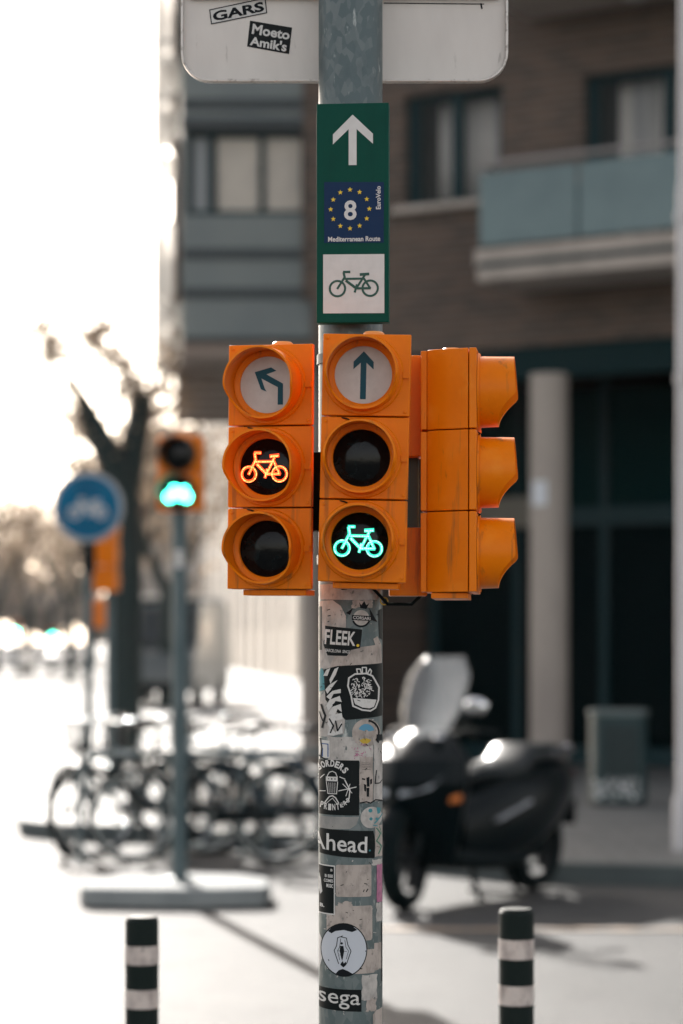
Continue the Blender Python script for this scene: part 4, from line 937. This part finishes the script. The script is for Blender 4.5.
# ------------------------------------------------------------------ scooter
BRT = mat('polished_chrome', (.8, .82, .84), .08, metal=1)
def make_scooter(loc, rz):
    t_ = thing('motor_scooter', 'large dark maxi scooter with tall clear windscreen parked beside the kerb', 'scooter', loc, rz)
    def wheel(x, r_, w_, steer=0):
        MM = Matrix.Translation((x, 0, r_)) @ Matrix.Rotation(steer, 4, 'Z')
        m = MB(); MW = MM @ Matrix.Rotation(R(90), 4, 'X')
        m.lathe([(r_-.085, -w_/2+.01), (r_-.03, -w_/2), (r_-.006, -w_*.28), (r_, 0), (r_-.006, w_*.28), (r_-.03, w_/2), (r_-.085, w_/2-.01)], 36, MW, close=True)
        wo_ = m.build('wheel', RUB, t_)
        m = MB(); m.lathe([(r_-.10, -.04), (r_-.083, -.045), (r_-.083, .045), (r_-.10, .04)], 36, MW, close=True); m.lathe([(.05, -.06), (.05, .06)], 16, MW)
        for k in range(5):
            a = k*1.2566; m.tube([(.04*math.cos(a), 0, .04*math.sin(a)), ((r_-.095)*math.cos(a+.15), 0, (r_-.095)*math.sin(a+.15))], .016, 6, M=MM)
        m.lathe([(.10, .045), (.12, .045), (.12, .05), (.10, .05)], 24, MW, close=True)
        m.build('rim', mat('rim_grey', (.02, .024, .028), .4, metal=.6), wo_)
    wheel(-.74, .30, .15); wheel(.72, .31, .12, R(14))
    rg = lambda x, z, a, b_, e=2.6: ring(x, 0, z, a, b_, 'x', 24, e)
    m = MB(); m.loft([rg(-1.10, .70, .06, .08), rg(-1.04, .66, .14, .17), rg(-.85, .62, .21, .22), rg(-.55, .55, .25, .27), rg(-.2, .49, .25, .29), rg(.05, .44, .21, .26), rg(.30, .42, .17, .20)]); m.build('rear_body', DARKP, t_, sharp=60)
    m = MB(); m.loft([rg(-1.06, .86, .11, .03), rg(-.90, .885, .16, .055), rg(-.50, .87, .175, .08), rg(-.42, .80, .18, .07), rg(-.2, .77, .17, .06), rg(.0, .775, .13, .05), rg(.1, .74, .08, .03)]); m.build('seat', mat('seat_vinyl', (.002, .007, .009), .3, spec=.25), t_, sharp=60)
    m = MB(); m.tube([(-.7, .17, .88), (-.95, .18, .90), (-1.08, .1, .91), (-1.08, -.1, .91), (-.95, -.18, .90), (-.7, -.17, .88)], .014, 8); m.build('grab_rail', mat('rail_metal', (.5, .5, .52), .2, metal=1), t_)
    m = MB(); m.loft([rg(-.35, .26, .20, .06, 4), rg(0, .25, .23, .065, 4), rg(.35, .28, .22, .065, 4), rg(.52, .36, .16, .10, 3)]); m.build('footboard', DARKM, t_, sharp=60)
    zr = lambda z, xc, a, b_, e=1.7: ring(xc, 0, z, a, b_, 'z', 12, e)
    m = MB(); m.loft([zr(.24, .44, .10, .16), zr(.42, .50, .18, .24), zr(.60, .56, .24, .31), zr(.76, .58, .28, .35), zr(.90, .55, .26, .33), zr(1.00, .50, .17, .22), zr(1.06, .46, .10, .14)]); m.build('front_fairing', DARKP, t_, sharp=24)
    for s_ in (-1, 1):
        m = MB(); m.loft([[(.80+.0*k, s_*(.03), .74), (.83, s_*.05, .68), (.76, s_*.22, .73), (.70, s_*.26, .80), (.76, s_*.12, .80)], [(.815, s_*(.03), .74), (.845, s_*.05, .68), (.775, s_*.225, .73), (.715, s_*.265, .80), (.775, s_*.12, .80)]]); m.build('headlight', mat('headlight_glass', (.35, .38, .4), .08, metal=.4), t_)
        m = MB(); m.tube([(.45, s_*.10, 1.02), (.42, s_*.25, 1.06), (.30, s_*.36, 1.04)], .013, 8); m.tube([(.38, s_*.28, 1.05), (.28, s_*.38, 1.035)], .02, 10); m.build('handlebar', DARKM, t_)
        m = MB(); m.tube([(.52, s_*.24, 1.0), (.55, s_*.33, 1.12), (.54, s_*.36, 1.17)], .008, 8); mo = m.build('mirror', DARKM, t_)
        m = MB(); m.loft([ring(.57, s_*.39, 1.21, .045, .03, 'x', 16), ring(.55, s_*.39, 1.21, .075, .05, 'x', 16), ring(.525, s_*.39, 1.21, .075, .05, 'x', 16)]); m.build('mirror_shell', BRT, mo)
        m = MB(); m.tube([(.52, s_*.075, .78), (.72, s_*.075, .31)], .026, 10); m.build('fork_leg', DARKM, t_)
        m = MB(); m.loft([ring(.66, s_*.27, .66, .05, .02, 'x', 12), ring(.60, s_*.29, .67, .04, .03, 'x', 12)]); m.build('indicator', mat('amber', (.6, .16, .02), .3), t_)
    # front mudguard
    m = MB(); vs = []; n = 14
    for i in range(n+1):
        a = R(20+i*10.5)
        for j, y in enumerate((-.075, -.04, 0, .04, .075)):
            r_ = .335-(.02 if j in (0, 4) else 0); vs.append((.72+r_*math.cos(a), y, .31+r_*math.sin(a)))
    m.add(vs, [(i*5+j, i*5+j+1, (i+1)*5+j+1, (i+1)*5+j) for i in range(n) for j in range(4)]); m.build('front_mudguard', DARKP, t_, solid=.004)
    # windscreen
    m = MB(); vs = []; nu, nv = 12, 10
    for j in range(nv+1):
        v = j/nv; z = .98+.52*v; xc = .66-.24*v; hw_ = (.13+.08*min(1, v/.4)+.02*v) if v < .78 else .2256-.075*(v-.78)/.22
        for i in range(nu+1):
            u_ = -1+2*i/nu; vs.append((xc-.13*u_*u_, u_*hw_, z))
    m.add(vs, [(j*(nu+1)+i, j*(nu+1)+i+1, (j+1)*(nu+1)+i+1, (j+1)*(nu+1)+i) for j in range(nv) for i in range(nu)])
    ws = bpy.data.materials.new('windscreen'); ws.use_nodes = True; q = ws.node_tree; b_ = q.nodes['Principled BSDF']
    b_.inputs['Base Color'].default_value = (.25, .28, .31, 1); b_.inputs['Roughness'].default_value = .12; b_.inputs['Alpha'].default_value = .15
    tl = q.nodes.new('ShaderNodeBsdfTranslucent'); tl.inputs['Color'].default_value = (.62, .65, .68, 1); mxs = q.nodes.new('ShaderNodeMixShader'); mxs.inputs[0].default_value = .08
    q.links.new(b_.outputs[0], mxs.inputs[1]); q.links.new(tl.outputs[0], mxs.inputs[2]); q.links.new(mxs.outputs[0], q.nodes['Material Output'].inputs['Surface'])
    m.build('windscreen', ws, t_, solid=.004, sharp=80)
    MB().lathe([(0, -.02), (.03, -.015), (.042, 0), (.03, .015), (0, .02)], 16, Matrix.Translation((.60, .17, 1.02))).build('screen_glint', BRT, t_)  # polished studs added at the windscreen foot to catch sun glints
    MB().lathe([(0, -.02), (.03, -.012), (.036, 0), (.03, .012), (0, .02)], 16, Matrix.Translation((.60, -.17, 1.02))).build('screen_glint', BRT, t_)
    # exhaust, engine, stand, plate
    m = MB(); m.tube([(-.15, -.16, .22), (-.45, -.22, .28), (-.6, -.24, .32)], .03, 10); m.tube([(-.6, -.24, .32), (-1.0, -.25, .42)], [.055, .065], 14); m.build('exhaust', mat('exhaust_metal', (.08, .08, .08), .3, metal=.9), t_)
    m = MB(); m.loft([rg(-.75, .30, .13, .07, 3), rg(-.45, .32, .16, .12, 3), rg(-.2, .30, .15, .10, 3)]); m.build('engine', DARKM, t_)
    MB().tube([(.16, .12, .24), (.26, .24, .02)], .014, 8).build('side_stand', DARKM, t_)
    m = MB(); m.tube([(-.2, .12, .2), (-.32, .16, .03)], .016, 8); m.tube([(-.2, -.12, .2), (-.32, -.16, .03)], .016, 8); m.tube([(-.32, .2, .022), (-.32, -.2, .022)], .016, 8); m.build('centre_stand', DARKM, t_)
    m = MB(); m.tube([(-1.0, 0, .62), (-1.12, 0, .45)], [.08, .03], 8); m.box((-1.13, 0, .48), (.01, .2, .16)); m.build('plate_holder', DARKM, t_)
    m = MB(); m.loft([ring(-1.12, 0, .74, .10, .03, 'x', 12), ring(-1.14, 0, .74, .08, .02, 'x', 12)]); m.build('tail_light', mat('tail_red', (.25, .01, .01), .3), t_)
    m = MB()
    for s_ in (-1, 1): m.loft([ring(.05, s_*.205, .50, .05, .01, 'x', 8), ring(-.3, s_*.232, .60, .05, .01, 'x', 8)])
    m.build('side_trim', mat('trim_silver', (.30, .32, .34), .3, metal=.7), t_)
    return t_
rear = Vector((wx(521, 15.4), 15.4, 0)); frn = Vector((wx(414, 14.4), 14.4, 0)); hd = (frn-rear); cen = (frn+rear)/2
make_scooter((cen.x, cen.y, 0), math.atan2(hd.y, hd.x))

# ------------------------------------------------------------------ bicycles
def make_bike(label, loc, rz, fm, basket=False, steer=0, lean=0):
    t_ = thing('bicycle', label, 'bicycle', loc, rz, 'bicycles parked in a row by the kerb'); t_.rotation_euler = (lean, 0, rz)
    r_ = .335; hb = .52
    for k, x in enumerate((-hb, hb)):
        MM = Matrix.Translation((x, 0, r_)) @ Matrix.Rotation(steer if k else 0, 4, 'Z')
        m = MB(); m.torus((0, 0, 0), r_-.018, .018, 'y', 40, 8, MM); wo_ = m.build('wheel', RUB, t_)
        m = MB(); m.torus((0, 0, 0), r_-.045, .011, 'y', 36, 6, MM); m.tube([(0, -.05, 0), (0, .05, 0)], .02, 10, M=MM); m.build('rim', CHROME, wo_)
        m = MB()
        for q in range(20):
            a = q*math.pi/10; m.tube([(0, .025*(1 if q % 2 else -1), 0), ((r_-.045)*math.cos(a), 0, (r_-.045)*math.sin(a))], .0016, 4, M=MM)
        m.build('spokes', CHROME, wo_)
        m = MB(); vs = []; n = 12
        for i in range(n+1):
            a = R(15+i*12.5)
            for y in (-.027, 0, .027): vs.append(((r_+.018-(.008 if y else 0))*math.cos(a), y, (r_+.018-(.008 if y else 0))*math.sin(a)))
        m.add(vs, [(i*3+j, i*3+j+1, (i+1)*3+j+1, (i+1)*3+j) for i in range(n) for j in range(2)], MM); m.build('mudguard', DARKM, t_, solid=.003)
    BB = (-.08, 0, .29); ST = (-.23, 0, .78); HT = (.36, 0, .86); HB = (.385, 0, .70)
    m = MB(); m.tube([BB, ST], .017, 10); m.tube([ST[:2]+(.70,), (.372, 0, .80)], .016, 10); m.tube([BB, HB], .020, 10); m.tube([HT, HB], .021, 10)
    for s_ in (-1, 1): m.tube([BB[:1]+(s_*.03,)+BB[2:], (-hb, s_*.06, r_)], .009, 8); m.tube([(-.215, s_*.015, .72), (-hb, s_*.06, r_)], .008, 8)
    m.build('frame', fm, t_)
    m = MB()
    for s_ in (-1, 1): m.tube([(.39, s_*.04, .66), (.43, s_*.05, .5), (hb, s_*.055, r_)], .011, 8)
    m.tube([(.39, -.045, .67), (.39, .045, .67)], .016, 8); m.build('fork', fm, t_)
    m = MB(); m.tube([(.355, 0, .86), (.34, 0, .98)], .013, 8); m.tube([(.20, -.30, 1.03), (.31, -.24, 1.03), (.36, -.08, 1.0), (.36, .08, 1.0), (.31, .24, 1.03), (.20, .30, 1.03)], .012, 8); m.build('handlebar', CHROME, t_)
    for s_ in (-1, 1): MB().tube([(.27, s_*.27, 1.03), (.16, s_*.315, 1.028)], .017, 8).build('grip', SADD, t_)
    m = MB(); m.tube([ST, (-.26, 0, .92)], .013, 8); m.build('seat_post', CHROME, t_)
    ball = [(0, -.5), (.3, -.45), (.5, -.2), (.5, .2), (.36, .42), (0, .5)]  # polished balls added where bell, lamp and clamp sit, to catch sun glints
    MB().lathe([(a_*.05, h_*.035) for a_, h_ in ball], 16, Matrix.Translation((.33, .12, 1.03))).build('bell_glint', BRT, t_)
    MB().lathe([(a_*.07, h_*.06) for a_, h_ in ball], 16, Matrix.Translation((.44, 0, .80))).build('front_lamp_glint', BRT, t_)
    MB().lathe([(a_*.045, h_*.04) for a_, h_ in ball], 16, Matrix.Translation((-.225, 0, .79))).build('seat_clamp_glint', BRT, t_)
    m = MB(); m.loft([ring(-.38, 0, .94, .06, .02, 'x', 14), ring(-.34, 0, .95, .085, .03, 'x', 14), ring(-.26, 0, .945, .06, .028, 'x', 14), ring(-.14, 0, .94, .022, .02, 'x', 14), ring(-.11, 0, .935, .012, .01, 'x', 14)]); m.build('saddle', SADD, t_, sharp=60)
    m = MB(); MM = Matrix.Translation(BB) @ Matrix.Rotation(R(90), 4, 'X'); m.lathe([(.075, .045), (.09, .045), (.09, .05), (.075, .05)], 24, MM, close=True)
    m.tube([(-.08, .06, .29), (.02, .06, .15)], .009, 6); m.tube([(-.08, -.06, .29), (-.18, -.06, .43)], .009, 6); m.box((.03, .1, .145), (.08, .08, .02)); m.box((-.19, -.1, .435), (.08, .08, .02)); m.build('crankset', CHROME, t_)
    m = MB(); m.box((-.3, .052, .34), (.46, .012, .09)); m.build('chain_guard', DARKM, t_, bev=.004)
    m = MB(); m.tube([(-.24, 0, .70), (-.62, .06, .71), (-.66, 0, .71), (-.62, -.06, .71), (-.24, 0, .70)], .008, 6); m.tube([(-.58, .06, .71), (-hb, .065, r_)], .006, 6); m.tube([(-.58, -.06, .71), (-hb, -.065, r_)], .006, 6); m.build('carrier', DARKM, t_)
    if basket:
        m = MB()
        for z, k in ((.78, .8), (.86, .9), (.94, 1.0), (1.0, 1.04)):
            a, b_ = .14*k, .18*k; m.tube([(.55-a, -b_, z), (.55+a, -b_, z), (.55+a, b_, z), (.55-a, b_, z), (.55-a, -b_, z)], .005, 5)
        for q in range(16):
            c_, s_ = math.cos(q*.3927), math.sin(q*.3927); mm_ = max(abs(c_), abs(s_)); m.tube([(.55+.11*c_/mm_, .144*s_/mm_, .78), (.55+.145*c_/mm_, .187*s_/mm_, 1.0)], .004, 4)
        m.build('basket', DARKM, t_)
    return t_
bk_spots = [
    (205, 17.35, R(176), 'dark bicycle parked sideways directly behind the concrete base, nearest of the row', FRAMEB, False, .15, .05),
    (158, 17.9, R(205), 'grey bicycle with its front wheel turned at the left end of the row', FRAMEG, True, -.35, -.04),
    (270, 17.9, R(165), 'blue-grey bicycle nearest the stickered pole, rear wheel to the right', FRAMEBL, False, .3, .05),
    (120, 18.2, R(228), 'dark bicycle pointing left between the forked tree and the end of the row', FRAMEB, False, .5, .03),
    (232, 18.5, R(148), 'grey bicycle at the back of the row with a wire basket', FRAMEG, True, .4, -.05)]
for (px, y, rz, l_, fm, bas, stv, lean) in bk_spots:
    make_bike(l_, (wx(px, y), y, 0.0 if y < 18.2 else 0.0), rz, fm, bas, stv, lean)
# bike stands
def stand(label, loc, rz):
    t_ = MB(); t_.tube([(-.38, 0, 0), (-.38, 0, .62), (-.33, 0, .72), (-.24, 0, .76), (.24, 0, .76), (.33, 0, .72), (.38, 0, .62), (.38, 0, 0)], .024, 12)
    for s_ in (-1, 1): t_.lathe([(.06, 0), (.06, .01), (.024, .014)], 16, Matrix.Translation((s_*.38, 0, 0)))
    o = t_.build('bike_stand', STEEL); o.location = loc; o.rotation_euler = (0, 0, rz); tag(o, label, 'bike stand', 'hoops the bicycles lean on'); return o
stand('steel hoop among the bicycles at the left end', (wx(132, 17.6), 17.6, 0), R(10))
stand('steel hoop among the bicycles just right of the slim signal post', (wx(215, 17.75), 17.75, 0), R(-5))
stand('steel hoop between the right-hand bicycles and the stickered pole', (wx(290, 18.1), 18.1, 0), R(20))
# dark low utility box by the tree
ub = thing('utility_cabinet', 'narrow dark cabinet at the foot of the forked tree', 'cabinet', (wx(117, 24), 24, .13))
m = MB(); m.box((0, 0, .32), (.14, .3, .64)); m.build('body', DARKM, ub, bev=.01); m = MB(); m.box((0, 0, .655), (.17, .33, .03)); m.build('lid', DARKM, ub, bev=.005)

# ------------------------------------------------------------------ round slatted bin on the pavement
BYn = 21.6
bn = thing('slatted_cabinet', 'round-cornered teal metal cabinet with slatted front and white graffiti', 'cabinet', (wx(618, BYn), BYn, .13), R(4))
BINM = mat('cabinet_teal', (.006, .030, .035), .45, metal=.2)
m = MB(); pts = [(p[0], p[1]) for p in ring(0, 0, 0, .25, .22, 'z', 40, 3.2)]
m.prism(pts, .03, .80); m.build('body', BINM, bn)
m = MB(); pts2 = [(p[0], p[1]) for p in ring(0, 0, 0, .265, .235, 'z', 40, 3.2)]; m.prism(pts2, .80, .85); m.build('lid', mat('cabinet_lid', (.12, .15, .15), .5, metal=.3), bn, bev=.012)
m = MB()
for k in range(13): m.box((-.01, -.224, .16+k*.045), (.30, .03, .020))
m.build('slats', mat('slat_dark', (.001, .010, .012), .6), bn)
m = MB(); m.prism([(p[0]*.93, p[1]*.93) for p in pts], 0, .03); m.build('plinth', DARKM, bn)
fl = Flat(); rng = random.Random(9)
for base, hgt in ((.20, .12), (.10, .10)):
    x = -.24
    while x < .16:
        pts_ = [(x+rng.uniform(-.02, .04), base+rng.uniform(-.5, .5)*hgt) for _ in range(4)]; fl.line(pts_, .012); x += .05
fl.build('graffiti', mat('graffiti_white', (.6, .62, .62), .6), bn, lambda x, y: (x, -.2405, y))

# ------------------------------------------------------------------ sunlit lamp post at right edge
lp = thing('lamp_post', 'pale sunlit lamp post cut off by the right edge of the photo', 'lamp post', (wx(687.5, 16.9), 16.9, .13))
LPM = layered('lamp_paint', (.50, .50, .52), .5, [((.40, .39, .40), (9, 9, 2), .4, .7, 'n')])
m = MB(); m.lathe([(.10, 0), (.10, .35), (.078, .40), (.074, 4.6), (.062, 4.7), (.055, 7.5)], 28); m.build('shaft', LPM, lp)
for z in (wz(215, 16.9)-.13, wz(377, 16.9)-.13): m = MB(); m.lathe([(.07, z-.05), (.088, z-.04), (.088, z+.02), (.07, z+.03)], 24); m.build('collar', LPM, lp)
m = MB(); m.tube([(0, 0, 7.4), (0, -.4, 7.7), (0, -1.2, 7.8)], .035, 10); m.loft([ring(0, -1.1, 7.8, .09, .04, 'y', 12), ring(0, -1.4, 7.8, .14, .06, 'y', 12), ring(0, -1.75, 7.78, .08, .03, 'y', 12)]); m.build('lamp_head', LPM, lp)

# ------------------------------------------------------------------ far traffic
GLASSC = mat('car_glass', (.02, .03, .035), .08)
def make_car(label, loc, rz, paint, van=False):
    t_ = thing('parked_van' if van else 'car', label, 'van' if van else 'car', loc, rz, None if van else 'cars on the far street')
    Ln, Wd_, H = (4.6, 1.85, 2.35) if van else (4.2, 1.75, 1.46)
    if van: prof = [(-2.3, .35), (-2.3, 2.2), (-2.15, 2.33), (1.0, 2.35), (1.3, 2.2), (1.75, 1.35), (2.2, 1.15), (2.3, .85), (2.3, .35)]
    else: prof = [(-2.1, .35), (-2.12, .75), (-2.0, .98), (-1.65, 1.05), (-1.25, 1.38), (-.9, 1.45), (.1, 1.46), (.4, 1.40), (1.05, 1.0), (1.8, .90), (2.05, .75), (2.1, .35)]
    m = MB(); yb = Wd_/2; rings = []
    for y, k, ins in ((-yb, .93, .0), (-yb*.93, 1, 0), (yb*.93, 1, 0), (yb, .93, 0)):
        rings.append([(x*(.985 if k < 1 else 1), y*(1-.18*max(0, (z-.95))/(H-.9) if not van else 1-.04*z/H), .35+(z-.35)*k if k == 1 else z*.985) for x, z in prof])
    m.loft(rings); m.build('body', paint, t_, bev=.03, sharp=30)
    m = MB()
    if van: m.loft([[(1.32, -.78, 2.12), (1.32, .78, 2.12), (1.78, .82, 1.38), (1.78, -.82, 1.38)], [(1.36, -.78, 2.13), (1.36, .78, 2.13), (1.82, .82, 1.40), (1.82, -.82, 1.40)]])
    else: m.loft([[(.42, -.60, 1.37), (.42, .60, 1.37), (1.02, .72, 1.03), (1.02, -.72, 1.03)], [(.45, -.60, 1.39), (.45, .60, 1.39), (1.05, .72, 1.05), (1.05, -.72, 1.05)]])
    m.build('windscreen', GLASSC, t_)
    for s_ in (-1, 1):
        m = MB()
        if van: m.box((.75, s_*(yb*.972), 1.65), (1.0, .02, .5))
        else: m.box((-.35, s_*(yb*.93), 1.17), (1.7, .06, .26))
        m.build('side_window', GLASSC, t_)
    for x in (-1.35, 1.35):
        for s_ in (-1, 1):
            m = MB(); MW = Matrix.Translation((x, s_*(yb-.1), .32)) @ Matrix.Rotation(R(90), 4, 'X'); m.lathe([(.2, -.1), (.3, -.11), (.32, -.05), (.32, .05), (.3, .11), (.2, .1)], 20, MW); w_ = m.build('wheel', RUB, t_)
            m = MB(); m.lathe([(.19, -.105), (.19, .105)], 16, MW); m.build('rim', FRAMEG, w_)
    for s_ in (-1, 1):
        m = MB(); m.box((2.24 if van else 2.02, s_*.62, .78), (.12, .32, .15)); m.build('headlight', CHROME, t_, bev=.03)
    if van: MB().prism([(-2.2, -.86), (1.15, -.86), (1.15, .86), (-2.2, .86)], 2.352, 2.47).build('roof', WPAL, t_, bev=.03)
    m = MB(); m.box((2.32 if van else 2.12, 0, .48), (.04, 1.5, .18)); m.build('bumper', DARKM, t_, bev=.01)
    return t_
cw = make_car('silver car farthest left on the far street', (wx(8, 112), 112, 0), R(-88), mat('car_white', (.65, .65, .64), .25, coat=.6))
for (px, y, rz, l_, c) in ((36, 125, R(-86), 'dark car second from left on the far street', None), (68, 118, R(-85), 'pale car just left of the blue sign post on the far street', None), (20, 150, R(92), 'small distant car behind the leftmost car', None), (55, 155, R(-86), 'small distant car between the dark car and the blue sign post', None)):
    dup(cw, (wx(px, y), y, 0), rz, l_)
cw['label'] = 'pale car farthest left on the far street'
make_car('white-roofed van parked behind the slim signal post and the forked tree', (wx(172, 54), 54, .13), R(-97), mat('van_paint', (.05, .065, .07), .4, coat=.3), True)
big_signal('bicycle_signal', 'tiny distant green light at the left edge above the far cars', (wx(15, 70), 70, wz(633, 70)-.12), 0, 2, 1, symbol=False)
big_signal('bicycle_signal', 'tiny dim distant green light between the left edge and the blue sign post', (wx(53, 95), 95, wz(637, 95)-.12), 0, 2, 1, symbol=False)
for px, y, l_ in ((15, 70.15, 'thin distant post under the leftmost tiny green light'), (53, 95.15, 'thin distant post under the dimmer tiny green light')):
    o = MB().lathe([(.04, 0), (.04, 2.2)], 12).build('signal_post', STEEL); o.location = (wx(px, y), y, 0); tag(o, l_, 'post')
o = big_signal('traffic_signal', 'small distant orange signal below the signal behind the blue sign', (wx(103, 40), 40, wz(628, 40)), R(150), 2, None)
o = MB().lathe([(.05, 0), (.05, 2.6)], 14).build('signal_post', STEEL); o.location = (wx(103, 40.3)+.1, 40.3, .13); tag(o, 'distant post carrying the small orange signal by the forked tree', 'post')
o = MB().lathe([(.04, 0), (.04, 2.5)], 14).build('signal_post', STEEL); o.location = (wx(113, 22.9), 22.60, .13); tag(o, 'post of the orange signal behind the blue sign, in front of the forked tree', 'post')
